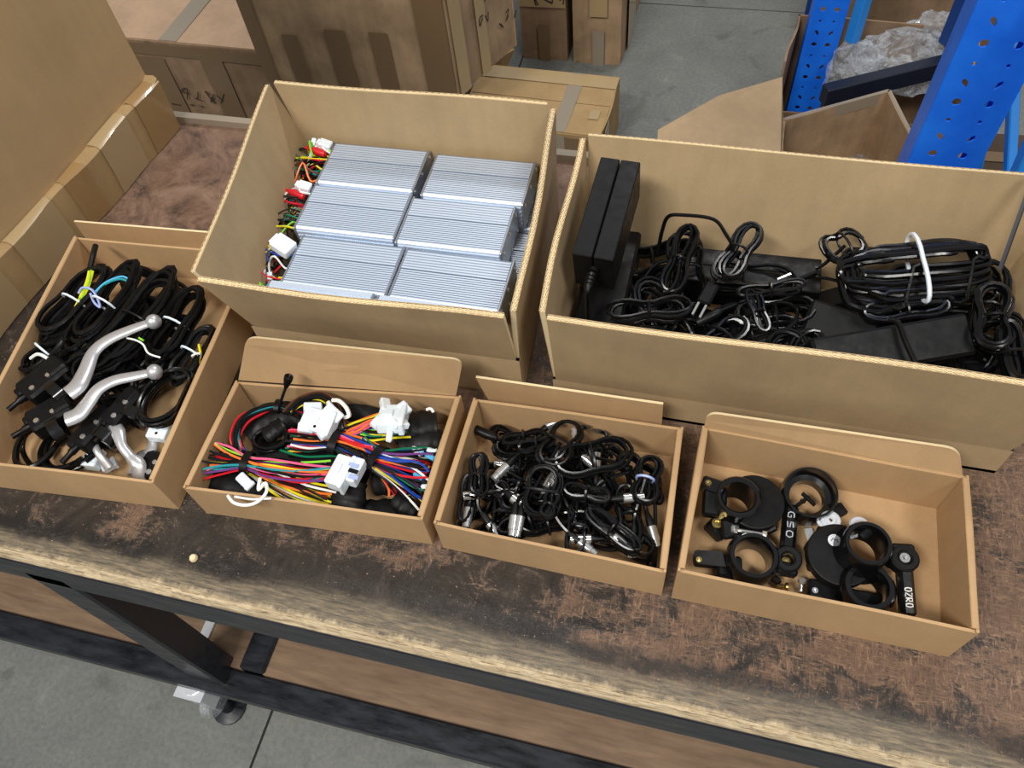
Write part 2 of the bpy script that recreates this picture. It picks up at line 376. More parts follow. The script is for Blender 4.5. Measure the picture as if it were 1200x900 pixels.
def fluted(mb, a, b_, c, d, t, wob=0, seed=0, rows=2, period=.0075, rec=.0016):
    """double-wall board: liners, recessed core and the zigzag flutes seen on the cut top edge"""
    a, b_, c, d = map(V3, (a, b_, c, d)); n = (b_-a).cross(d-a).normalized(); L = .0007; up = ((d-a)+(c-b_)).normalized()
    grid_panel(mb, a, b_, c, d, L, 0, wob=wob, seed=seed)
    grid_panel(mb, a+n*(t-L), b_+n*(t-L), c+n*(t-L), d+n*(t-L), L, 0, wob=wob, seed=seed)
    grid_panel(mb, a+n*L, b_+n*L, c-up*rec+n*L, d-up*rec+n*L, t-2*L, 1, wob=wob, seed=seed)
    if rows == 2:
        grid_panel(mb, a+n*(t/2-.0003), b_+n*(t/2-.0003), c+n*(t/2-.0003), d+n*(t/2-.0003), .0006, 1, wob=wob, seed=seed)
    k = max(2, int((c-d).length/(period/2))); ph = random.Random(seed).random()*6
    for r in range(rows):
        t0 = L+(t-2*L)*r/rows; t1 = L+(t-2*L)*(r+1)/rows; vs = []; fs = []
        for i in range(k+1):
            u = i/k; off = t0+.0003 if i % 2 == 0 else t1-.0003
            p = d*(1-u)+c*u+n*(off+wob*math.sin(u*PI)*math.sin(ph+u*3))
            w_ = (c-d).normalized()*.0007
            vs += [p-w_, p+w_, p+w_-up*rec*1.5, p-w_-up*rec*1.5]
        for i in range(k):
            q = i*4; fs += [(q, q+1, q+5, q+4), (q+3, q, q+4, q+7), (q+1, q+2, q+6, q+5)]
        mb.add(vs, fs, 1)
    return mb
def rounded(a, b_, c, d, r, n=6):
    """outline of flap a,b (hinge) c,d (free edge) with rounded free corners"""
    a, b_, c, d = map(V3, (a, b_, c, d)); out = [a, b_]
    for p, q, s in ((b_, c, d), (c, d, a)):
        u = (p-q).normalized()*r; v = (s-q).normalized()*r
        for k in range(n+1):
            t_ = k/n; out.append(q+u*(1-t_)**2+v*t_**2)
    return out
def open_tray(name, lab, q, z0, z1, mat, flap=None, flap_round=True, t=.003, dbl_sides=True, flare=0, seed=0, wallname='wall'):
    """shallow mailer tray. q = FL,FR,BR,BL (x,y) at the top; walls are folded double on the sides"""
    cx = sum(p[0] for p in q)/4; cy = sum(p[1] for p in q)/4
    root = thing(name, (cx, cy, z0), lab, 'box', None)
    inn = lambda p, k: (p[0]+(cx-p[0])*k, p[1]+(cy-p[1])*k)
    bq = [inn(p, flare) for p in q]
    b = MB().prism([V3((*p, z0+.0003)) for p in bq], (0, 0, t)); b.build('base_panel', mat, root)
    order = [(0, 1, 'f'), (1, 2, 's'), (2, 3, 'b'), (3, 0, 's')]
    for i, j, kd in order:
        a, b_ = V3((*bq[i], z0)), V3((*bq[j], z0)); d, c = V3((*q[i], z1)), V3((*q[j], z1))
        mb = MB(); nrm = (b_-a).cross(d-a).normalized()    # outward
        inward = -nrm
        e = (b_-a).normalized()
        if kd == 's' and dbl_sides:
            grid_panel(mb, b_, a, d, c, t*.85, 0, wob=.0006, seed=seed+i)
            sh = inward*(t*1.15)
            grid_panel(mb, b_+sh-e*.004, a+sh+e*.004, d+sh+e*.004, c+sh-e*.004, t*.85, 0, wob=-.0008, seed=seed+i+9)
            # rolled top joining the two layers
            mb.tube([d+e*.003-nrm*t*1.0, c-e*.003-nrm*t*1.0], t*1.02, 8, flat=.45)
        else:
            dz = V3((0, 0, .002)); grid_panel(mb, b_, a, d-dz, c-dz, t, 0, wob=.0008, seed=seed+i)
        mb.build(wallname, mat, root, bevel=.0004)
    if flap:
        for fp, rr in flap:
            a, b_, c, d = map(V3, fp); nn = (b_-a).cross(d-a).normalized()
            MB().prism(rounded(a, b_, c, d, rr) if rr else [a, b_, c, d], nn*t*.9, 0, 1).build('flap', [mat, 'cream'], root)
    return root
# four shallow trays in the front row
tray1 = open_tray('cardboard_tray', 'shallow tan tray on the far left, full of black brake levers', [(-.712, .236), (-.490, .254), (-.515, .56), (-.760, .548)], .75, .812, 'cardwarm',
    flap=[((V3((-.775, .572, .755)), V3((-.535, .583, .755)), V3((-.53, .587, .812)), V3((-.774, .573, .812))), 0)], seed=1)
f2 = [(-.459, .256), (-.214, .272), (-.216, .412), (-.461, .385)]
tray2 = open_tray('cardboard_tray', 'shallow tan tray with a tall rounded flap, holding coloured wiring looms', f2, .75, .810, 'cardwarm',
    flap=[((V3((-.459, .389, .808)), V3((-.222, .414, .808)), at(543, 420, .862), at(290, 393, .866)), .012)], seed=2)
tray3 = open_tray('cardboard_tray', 'shallow tan tray of thin black cables with silver connectors', [(-.203, .271), (.013, .268), (.009, .418), (-.203, .412)], .75, .810, 'cardwarm',
    flap=[((V3((-.190, .434, .752)), V3((-.012, .437, .752)), V3((-.014, .4375, .8175)), V3((-.205, .434, .8175))), 0)], seed=3)
tray4 = open_tray('cardboard_tray', 'shallow tan tray at the right holding black clamp rings', [(.022, .268), (.2625, .266), (.262, .410), (.026, .417)], .75, .820, 'cardwarm',
    flap=[((V3((.028, .4185, .816)), V3((.258, .412, .816)), at(1124, 524, .846), at(829, 481, .840)), .012)], seed=4)
# two tall double-wall cartons with their top flaps standing up
def carton_open(lab, low, up, z0, z1, z2, mat, t=.0062, seed=0, gap=.006):
    cx = sum(p[0] for p in low)/4; cy = sum(p[1] for p in low)/4
    root = thing('open_carton', (cx, cy, z0), lab, 'box')
    MB().prism([V3((*p, z0+.0004)) for p in low], (0, 0, .005)).build('base_panel', mat, root)
    for i in range(4):
        j = (i+1) % 4
        a, b_ = V3((*low[i], z0)), V3((*low[j], z0)); d, c = V3((*low[i], z1)), V3((*low[j], z1))
        grid_panel(MB(), b_, a, d, c, t).build('wall', mat, root)
        e = (b_-a).normalized()*gap*.35; e2 = V3((up[j][0]-up[i][0], up[j][1]-up[i][1], 0)).normalized()*gap
        w0, w1 = V3((*up[i][:2], up[i][2] if len(up[i]) > 2 else z2)), V3((*up[j][:2], up[j][2] if len(up[j]) > 2 else z2))
        fluted(MB(), c-e, d+e, w0+e2, w1-e2, t, wob=.004, seed=seed+i).build('flap', [mat, 'cream'], root)
    return root
Z1, Z2 = .82, .92
box1 = carton_open('tall tan carton filled with silver finned metal controllers', [(-.468, .450), (-.165, .458), (-.186, .742), (-.515, .738)],
    [at(219, 328, Z2)[:2], at(603, 375, Z2)[:2], at(653, 120, Z2)[:2], at(313, 93, Z2)[:2]], .75, Z1, Z2, 'cardbox', seed=11, gap=.011)
box2 = carton_open('widest tan carton at the right filled with black power adapters', [(-.131, .459), (.312, .459), (.318, .672), (-.137, .668)],
    [(-.136, .440), (.335, .440), (.345, .700), (-.146, .697)], .75, .795, Z2, 'cardbox', seed=21, gap=.009)
# ------------------------------------------------------------------ big carton on the left of the bench
A0, A1 = V3((-.803, .829, 0)), V3((-.86, .30, 0)); dirn = (A1-A0).normalized(); nrm = V3((-dirn.y, dirn.x, 0)); nrm = nrm if nrm.x > 0 else -nrm
big = thing('large_carton', (-1.02, .55, .7505), 'very large old carton at the left edge of the bench, taped along its foot', 'box')
Zt = 1.34
def zp(p, z): return V3((p.x, p.y, z))
back = -nrm*.36
grid_panel(MB(), zp(A1, .7505), zp(A0, .7505), zp(A0, Zt), zp(A1, Zt), .006, wob=.004).build('wall', 'cardpanel', big)
grid_panel(MB(), zp(A0, .7505), zp(A0+back, .7505), zp(A0+back, Zt), zp(A0, Zt), .006).build('wall', 'cardyellow', big)
grid_panel(MB(), zp(A0+back, .7505), zp(A1+back, .7505), zp(A1+back, Zt), zp(A0+back, Zt), .006).build('wall', 'cardyellow', big)
MB().prism([zp(A0, .751), zp(A1, .751), zp(A1+back, .751), zp(A0+back, .751)], (0, 0, .005)).build('base_panel', 'cardyellow', big)
# outward-turned taped flap along the foot of the wall
mb = MB(); N_ = 40; vs = []; fs = []
for i in range(N_+1):
    u = i/N_; p = A0*(1-u)+A1*u; rg = math.sin(u*9)*.002+math.sin(u*23+1)*.0015
    h = .082+.004*math.sin(u*7+1)+(.006 if i == 0 else 0)
    prof = [(.004, .7508), (.018+rg, .7508), (.021+rg*1.5, .79), (.022+rg*2, .75+h-.004), (.018+rg*2, .75+h), (.004, .75+h-.002)]
    vs += [zp(p+nrm*a, z) for a, z in prof]
for i in range(N_):
    for q in range(6): fs.append((i*6+q, i*6+(q+1) % 6, (i+1)*6+(q+1) % 6, (i+1)*6+q))
fs += [tuple(range(5, -1, -1)), tuple(range(N_*6, N_*6+6))]
mb.add(vs, fs).build('taped_flap', 'cardyellow', big, True)
for u0, u1, k in ((0, .11, 'tapeyel'), (.15, .27, 'tape'), (.33, .40, 'tapeyel'), (.45, .60, 'tape'), (.66, .78, 'tape')):
    vs = []; fs = []
    for i in range(9):
        u = u0+(u1-u0)*i/8; p = A0*(1-u)+A1*u; rg = math.sin(u*9)*.002+math.sin(u*23+1)*.0015; h = .082+.004*math.sin(u*7+1)
        q = rnd.uniform(0, .0007)
        for a, z in ((.0190+rg+q, .7515), (.0222+rg*1.5+q, .79), (.0232+rg*2+q, .75+h-.003), (.0185+rg*2, .75+h+.001), (.008, .75+h+.0008)): vs.append(zp(p+nrm*a, z))
    for i in range(8):
        for q in range(4): fs.append((i*5+q, i*5+q+1, (i+1)*5+q+1, (i+1)*5+q))
    MB().add(vs, fs).build('packing_tape', k, big, True)
grid_panel(MB(), zp(A0-dirn*-.002+nrm*.0005, .84), zp(A0+dirn*.045+nrm*.0005, .84), zp(A0+dirn*.045+nrm*.0005, Zt), zp(A0+nrm*.0005, Zt), -.0006).build('packing_tape', 'tapedark', big)
# ------------------------------------------------------------------ cartons standing on the floor behind the bench
def scribble(mb, o, ex, ey, rows, seed, r=.0018):
    """marker handwriting: short looping strokes on the plane o + ex + ey"""
    rg = random.Random(seed); ex = V3(ex); ey = V3(ey); nn = ex.cross(ey).normalized()*.0006
    for (x0, y0, wd, h, n) in rows:
        for k in range(n):
            c_ = o+ex*(x0+wd*(k+.5)/n)+ey*y0; pts = []
            a = rg.random()*6
            for q in range(rg.choice((4, 5, 6))):
                pts.append(c_+nn+ex*(rg.uniform(-.42, .42)*wd/n)+ey*(rg.uniform(-.5, .5)*h))
            mb.tube(cr(pts, 4), r, 4, flat=.15, up=nn)
    return mb
def closed_carton(lab, fl_, fr_, depth, z0, z1, mat, bands=(), topmat=None, seed=0, writing=None, top_tape=True):
    """closed carton. fl_, fr_ front foot corners (x,y); depth = vector to the back; bands: (face, u0, u1, v0, v1, tape material)"""
    fl_ = V3((*fl_, 0)); fr_ = V3((*fr_, 0)); dp = V3((*depth, 0)); cen = (fl_+fr_+dp)/2+V3((0, 0, z0))
    cen = (fl_+fr_)/2+dp/2; cen.z = z0
    r = thing('closed_carton', cen, lab, 'box', None)
    q = [fl_, fr_, fr_+dp, fl_+dp]
    for i in range(4):
        a, b_ = q[i], q[(i+1) % 4]
        grid_panel(MB(), zp(b_, z0), zp(a, z0), zp(a, z1), zp(b_, z1), .005, wob=-.006, seed=seed+i).build('wall', mat, r)
    MB().prism([zp(p, z0) for p in q], (0, 0, .004)).build('base_panel', mat, r)
    # two top flaps with the slit between them
    for s in (0, 1):
        a, b_ = (q[0], q[1]) if s == 0 else (q[2], q[3]); mid = dp*.5 if s == 0 else -dp*.5; e = mid.normalized()*.0015
        MB().prism([zp(a, z1-.002), zp(b_, z1-.002), zp(b_+mid-e, z1-.004), zp(a+mid-e, z1-.004)], (0, 0, .005)).build('top_flap', topmat or mat, r)
    ex = (fr_-fl_).normalized(); ey = dp.normalized(); L = (fr_-fl_).length; D = dp.length
    if top_tape:
        MB().box(zp(fl_+dp*.5+ex*L/2, z1+.0032), (L, .06, .0006), Matrix((ex, ey, V3((0, 0, 1)))).transposed()).build('packing_tape', 'tapegrey', r)
    for face, u0, u1, v0, v1, k in bands:
        if face == 'f': o, e1, Lx, n_ = fl_, ex, L, -ey
        elif face == 's': o, e1, Lx, n_ = fr_, ey, D, ex
        H = z1-z0
        if face == 't':
            pts = [zp(fl_+ex*L*a+ey*D*c_, z1+.0033+.0008*len(OFF)%.0024) for a, c_ in ((u0, v0), (u1, v0), (u1, v1), (u0, v1))]; MB().prism(pts, (0, 0, .0006)).build('packing_tape', k, r); continue
        off = n_*(.0072+.0005*(u0*7%1))
        pts = [o+e1*Lx*a+V3((0, 0, z0+H*c_))+off for a, c_ in ((u0, v0), (u1, v0), (u1, v1), (u0, v1))]
        MB().prism(pts, n_*.0006).build('packing_tape', k, r)
    if writing:
        for face, u, v, rows in writing:
            o, e1, n_ = (fl_, ex, -ey) if face == 'f' else (fr_, ey, ex)
            if face == 't': scribble(MB(), zp(fl_+ex*L*u+ey*D*v, z1+.0036), ex, ey, rows, seed).build('marker_writing', 'ink', r)['kind'] = 'stuff'
            else: scribble(MB(), o+e1*((L if face == 'f' else D)*u)+V3((0, 0, z0+(z1-z0)*v))+n_*.0082, e1, V3((0, 0, 1)), rows, seed).build('marker_writing', 'ink', r)['kind'] = 'stuff'
    return r
closed_carton('wide scuffed carton with a pale taped top, behind the bench at far left', (-1.86, 1.715), (-1.16, 1.70), (.02, .62), 0.0, .255, 'cardold2',
    [('f', .02, .98, .84, .97, 'tapedark'), ('f', .25, .45, .02, .8, 'tapedark'), ('f', .62, .72, .05, .9, 'tapedark'), ('t', .46, .54, 0, 1, 'tapegrey')], 'cardpink', 31,
    [('f', .22, .42, [(0, .03, .10, .05, 3), (.16, -.02, .16, .05, 4), (.02, -.055, .22, .01, 5)]), ('t', .12, .62, [(0, 0, .16, .06, 4)])], top_tape=False)
closed_carton('low brown carton hidden beneath the tall striped carton', (-1.05, 1.60), (-.72, 1.61), (.02, .20), 0, .295, 'cardold2', (), None, 35)
def rot_xy(v, a): return (v[0]*math.cos(a)-v[1]*math.sin(a), v[0]*math.sin(a)+v[1]*math.cos(a))
B0, B1, B2 = at(316, 94, .30), at(538, 112, .30), at(606, 52, .30)
closed_carton('tall carton with vertical tape stripes, stacked upright behind the bench', (B0.x, B0.y), (B1.x, B1.y), (B2.x-B1.x, B2.y-B1.y), .30, .82, 'cardold',
    [('f', .0, .07, 0, 1, 'tapedark'), ('f', .17, .25, 0, .26, 'tapedark'), ('f', .40, .50, 0, .30, 'tapedark'), ('f', .62, .71, 0, .30, 'tapedark'), ('f', .86, 1, 0, 1, 'tapedark'), ('s', .0, .16, 0, 1, 'tape'), ('s', .36, .5, 0, 1, 'tape')], None, 41,
    [('s', .58, .22, [(-.05, .02, .05, .03, 2), (.02, -.02, .08, .035, 3), (-.02, .08, .10, .04, 4), (.0, .13, .09, .03, 3)])])
# leaning loose flap between that carton and the low one
fp = [at(548, 110, .02), at(583, 107, .02), at(603, 58, .15), at(588, 66, .15)]
tag(MB().prism(fp, V3((-.004, .002, .002))).build('loose_flap', 'cardyellow', loc=fp[0]), 'narrow loose cardboard flap leaning beside the low yellowish carton', 'cardboard')
c0, c1 = at(703, 160, .15), at(731, 91, .15)
cl_ = c0+V3((-.375, .012, 0))
closed_carton('low yellowish closed carton on the floor with tape across its top', (cl_.x, cl_.y), (c0.x, c0.y), (c1.x-c0.x-.01, c1.y-c0.y), 0, .147, 'cardyellow',
    [('t', .66, .76, 0, 1, 'tapegrey'), ('t', 0, 1, .78, .97, 'tape'), ('f', .5, .98, .5, .95, 'tapedark'), ('f', .66, .76, .0, .98, 'tapegrey'), ('t', .88, .95, .25, .40, 'tape'), ('s', .1, .3, 0, 1, 'tape')], None, 51, None, top_tape=False)
closed_carton('left one of two brown cartons standing on the floor, with handwriting', (-.618, 2.115), (-.482, 2.118), (.0, .36), 0, .36, 'cardold2',
    [('f', .38, .62, 0, .32, 'tapedark'), ('f', 0, 1, .48, .60, 'tape')], None, 61, [('f', .5, .66, [(-.05, .02, .10, .04, 3), (-.03, -.04, .10, .04, 3)])])
closed_carton('right one of two brown cartons standing on the floor beside open concrete', (-.462, 2.112), (-.322, 2.115), (.008, .40), 0, .37, 'cardold',
    [('f', .42, .66, 0, .30, 'tapegrey'), ('f', .36, .72, .42, 1, 'tape'), ('s', .2, .5, 0, 1, 'tape')], None, 65)
# ------------------------------------------------------------------ blue pallet rack and the cartons stored at its foot
rack = thing('pallet_rack', (.3, 1.5, 0), 'blue steel pallet rack with perforated uprights at the right', 'rack')
def perforated(name, x0, w_, y, z0, z1, lean, pitch, mat):
    """C-shaped upright: punched front face with round holes and slots, two side flanges"""
    mb = MB(); nrow = int((z1-z0)/pitch); cw = w_/2
    vs = []; fs = []
    def pt(x, z, k): return V3((x0+x+lean*(z-z0), y+k, z))
    for c_ in range(2):
        for r in range(nrow):
            zc = z0+pitch*(r+.5); kind = r % 3; xa, xb = cw*c_, cw*(c_+1); za, zb = zc-pitch/2, zc+pitch/2; xm = (xa+xb)/2+(.004 if c_ == 0 else -.004)
            outer = [(xb, zc), (xb, zb), (xm, zb), (xa, zb), (xa, zc), (xa, za), (xm, za), (xb, za)]
            rx, rz, sl = (.0062, .0062, 0) if kind == 0 else (.0044, pitch*.24, .003) if kind == 1 else (.0034, .0034, 0)
            hole = [(xm+rx*math.cos(a*PI/4)*(1 if kind != 1 or math.sin(a*PI/4) > -.1 else .45)+sl*math.sin(a*PI/4)*(1 if c_ else -1), zc+rz*math.sin(a*PI/4)) for a in range(8)]
            b0 = len(vs); vs += [pt(x, z, 0) for x, z in outer]+[pt(x, z, 0) for x, z in hole]+[pt(x, z, .0025) for x, z in hole]+[pt(x, z, .0025) for x, z in outer]
            for k in range(8):
                k2 = (k+1) % 8; fs += [(b0+k, b0+8+k, b0+8+k2, b0+k2), (b0+8+k, b0+16+k, b0+16+k2, b0+8+k2), (b0+24+k, b0+24+k2, b0+16+k2, b0+16+k)]
    mb.add(vs, fs)
    zt = z0+pitch*nrow
    for x in (0, w_-.0025): mb.prism([pt(x, z0, .0026), pt(x+.0025, z0, .0026), pt(x+.0025, zt, .0026), pt(x, zt, .0026)], (0, .05, 0))
    # small folded lips behind the flanges
    for x in (0, w_-.012): mb.prism([pt(x, z0, .0526), pt(x+.012, z0, .0526), pt(x+.012, zt, .0526), pt(x, zt, .0526)], (0, .0025, 0))
    return mb.build(name, mat, rack)
pa = at(1061, 205, .6); perforated('upright', pa.x-.017, .098, pa.y, 0, 2.3, .02, .030, 'blue')
pb = at(924, 119, .12); perforated('upright', pb.x, .078, pb.y, 0, 2.3, .012, .030, 'blue')
MB().box((pb.x+.04, pb.y+.03, .004), (.12, .12, .008)).build('base_plate', 'blued', rack)
MB().box((pa.x+.03, pa.y+.03, .004), (.13, .12, .008)).build('base_plate', 'blued', rack)
def bar(name, a, b_, w_, h, mat):
    a = V3(a); b_ = V3(b_); R = frame(b_-a); return MB().rbox((a+b_)/2, ((b_-a).length, w_, h), R, ch=.002).build(name, mat, rack)
bar('lower_rail', at(965, 112, .27), at(1135, 70, .27), .03, .045, 'navy')
bar('rear_post', (at(998, 48, .3)), at(998, 48, .3)+V3((.02, .02, 1.8)), .026, .026, 'bluel')
bar('rear_post', (at(1118, 55, .3)), at(1118, 55, .3)+V3((.02, .02, 1.8)), .07, .03, 'blued')
bar('rear_post', (at(948, 15, .25)+V3((0, 0, -.2))), at(948, 15, .25)+V3((.0, .02, 1.6)), .02, .02, 'blued')
a = aty(1136, 218, 1.2); b_ = aty(1160, 110, 1.2); bar('brace', a, b_+(b_-a)*3, .02, .025, 'bluel')
a = aty(1182, 228, 1.15); b_ = aty(1190, 60, 1.3); bar('brace', a, b_+(b_-a)*1, .016, .016, 'bluel')
a = aty(1190, 226, 1.0); b_ = aty(1225, 150, 1.0); bar('brace', a, b_+(b_-a)*2, .03, .03, 'bluel')
# open carton G in front of the rack, its left flap folded out
gz = .30
G1, G2, G3 = at(918, 140, gz), at(1042, 106, gz), at(1092, 205, gz)
G0, G3 = at(913, 240, gz), at(1112, 245, gz)
Gt = thing('storage_carton', ((G1.x+G3.x)/2, (G1.y+G3.y)/2, 0), 'open brown carton on the floor with one pale flap folded out', 'box')
qs = [G0, G3, G2, G1]
for i in range(4):
    a, b_ = qs[i], qs[(i+1) % 4]; grid_panel(MB(), zp(b_, .0), zp(a, .0), zp(a, gz), zp(b_, gz), .005, wob=-.004).build('wall', 'cardold', Gt)
MB().prism([zp(p, .001) for p in qs], (0, 0, .004)).build('base_panel', 'cardold', Gt)
for a, b_ in ((G1, G2), (G2, G3)):
    n_ = V3((0, 0, 1)).cross(b_-a).normalized()*.006
    MB().box((a+b_)/2+V3((0, 0, -.014)), ((b_-a).length, .008, .03), frame(b_-a)).build('packing_tape', 'tapegrey', Gt)
fa, fb = zp(G1, gz-.002), zp(G1*.1+G0*.9, gz-.002)
ft = [fb, fa, at(917, 90, .36), at(842, 112, .345), at(771, 152, .33), at(768, 205, .31)]
mb = MB(); mb.prism(ft, (0, 0, -.005)); mb.build('flap', 'card', Gt)
sc_ = at(935, 186, .16)
tag(MB().prism([at(917, 197, .14), at(914, 170, .17), at(935, 181, .16), at(957, 177, .16), at(955, 201, .14)], (.0, .0, -.002)).build('paper_sheet', 'paper', loc=sc_), 'small white curled paper sheet inside the open storage carton', 'paper')
def crumple(name, c, s, mat, seed, lab, cat, n=3, sub=3, amp=.25, dz=0):
    """crumpled film bag: a puckered closed surface"""
    rg = random.Random(seed); import bmesh
    bm = bmesh.new(); bmesh.ops.create_icosphere(bm, subdivisions=n, radius=1)
    ks = [(V3((rg.uniform(-1, 1), rg.uniform(-1, 1), rg.uniform(-1, 1)))*rg.uniform(2, 6)*(1 if _ < 5 else 2.6), rg.random()*6) for _ in range(10)]
    for v in bm.verts:
        d = sum(abs(math.sin(v.co.dot(k)+p)) for k, p in ks)/9-.6; v.co *= 1+d*amp*3
    bm.verts.ensure_lookup_table(); m_ = MB(); m_.add([V3((v.co.x*s[0], v.co.y*s[1], v.co.z*s[2]))+V3(c) for v in bm.verts], [[v.index for v in f.verts] for f in bm.faces]); bm.free()
    o = m_.build(name, mat, loc=V3(c)-V3((0, 0, s[2]))); return tag(o, lab, cat)
crumple('plastic_bag', at(998, 193, .1), (.05, .05, .03), 'clear', 3, 'small clear plastic bag on the bottom of the open storage carton', 'bag')
# carton H behind, holding plastic bags
hz = .30; H0, H1 = at(913, 98, .24), at(936, 17, hz); H2 = at(1150, 32, hz); H3 = H2+(H0-H1)
Ht = thing('storage_carton', ((H0.x+H2.x)/2, (H0.y+H2.y)/2, 0), 'dark open carton behind the blue upright, holding crumpled plastic bags', 'box')
qs = [H0, H3, H2, H1]
for i in range(4):
    a, b_ = qs[i], qs[(i+1) % 4]; grid_panel(MB(), zp(b_, .0), zp(a, .0), zp(a, hz if i != 0 else .16), zp(b_, hz if i != 0 else .16), .005, wob=.006).build('wall', 'cardold2', Ht)
MB().prism([zp(p, .001) for p in qs], (0, 0, .004)).build('base_panel', 'cardold2', Ht)
crumple('plastic_bag', at(1001, 82, .24), (.055, .055, .065), 'clear', 11, 'crumpled clear plastic bag just right of the far blue upright', 'bag', 4, amp=.3)
crumple('plastic_bag', at(1062, 72, .24), (.11, .07, .06), 'clear', 12, 'large clear plastic film arching between the two blue uprights', 'bag', 4, amp=.3)
crumple('plastic_bag', at(1100, 42, .26), (.07, .05, .05), 'clear', 13, 'bunched bluish plastic bag furthest back in the dark carton', 'bag', 4, amp=.3)
bb = at(1062, 6, .15)
closed_carton('brown carton at the back of the blue rack', (bb.x-.22, bb.y+.0), (bb.x+.25, bb.y+.02), (0, .3), 0, .36, 'cardold2', (), None, 71)
crt = at(1130, 150, .2)
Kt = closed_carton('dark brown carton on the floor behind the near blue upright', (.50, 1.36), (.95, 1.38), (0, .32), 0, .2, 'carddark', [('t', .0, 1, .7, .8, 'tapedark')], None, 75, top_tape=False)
# things seen between the big box and the bench: small parts on the floor
crumple('plastic_bag', V3((-1.5, 1.55, .03)), (.06, .05, .03), 'clear', 17, 'small white plastic bag on the floor in front of the scuffed carton', 'bag')
# crumb on the bench
tag(MB().lathe(at(228, 655, .7505), (0, 0, 1), [(.0, 0), (.004, .0005), (.0045, .003), (.003, .0055), (0, .006)], 8).build('pellet', 'cream', None, True, loc=at(228, 655, .7505)), 'tiny cream pellet lying on the bare front of the bench top', 'pellet')
# ------------------------------------------------------------------ finned controllers in the tall carton
CL, CW, CH = .122, .0725, .038     # length, width, height
def controller_body():
    prof = []                       # (y, z, groove?) across the top
    mb = MB(); top = []
    N1, N2 = 7, 13
    ylo, yhi = -CW/2+.003, CW/2-.003; ym = yhi-(yhi-ylo)*.40
    def fins(y0, y1, n, z, dep):
        p = (y1-y0)/n
        for k in range(n):
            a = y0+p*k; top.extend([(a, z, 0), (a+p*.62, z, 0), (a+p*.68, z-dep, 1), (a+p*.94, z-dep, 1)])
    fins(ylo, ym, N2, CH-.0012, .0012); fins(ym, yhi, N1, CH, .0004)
    pts = [(-CW/2, .0), (-CW/2, CH-.006), (-CW/2+.0006, CH-.003)]+[(a, z) for a, z, _ in top]+[(CW/2-.0006, CH-.002), (CW/2, CH-.005), (CW/2, 0)]
    n = len(pts)
    for x in (-CL/2+.0015, CL/2-.0015): mb.v += [V3((x, a, z)) for a, z in pts]
    for i in range(n):
        j = (i+1) % n; mb.f.append([i, j, n+j, n+i])
        g = (3 <= i < 3+len(top)) and top[i-3][2] == 1
        mb.m.append(1 if g else 0)
    mb.f += [list(range(n)), list(range(2*n-1, n-1, -1))]; mb.m += [0, 0]
    # the sides carry fins too
    for k in range(5):
        for s in (-1, 1): mb.box((0, s*(CW/2+.0006), .006+k*.0062), (CL-.004, .0014, .0028), mi=0)
    return mb
def place_me(mb, T):
    mb.v = [T@v for v in mb.v]; return mb
ctl_mesh = None
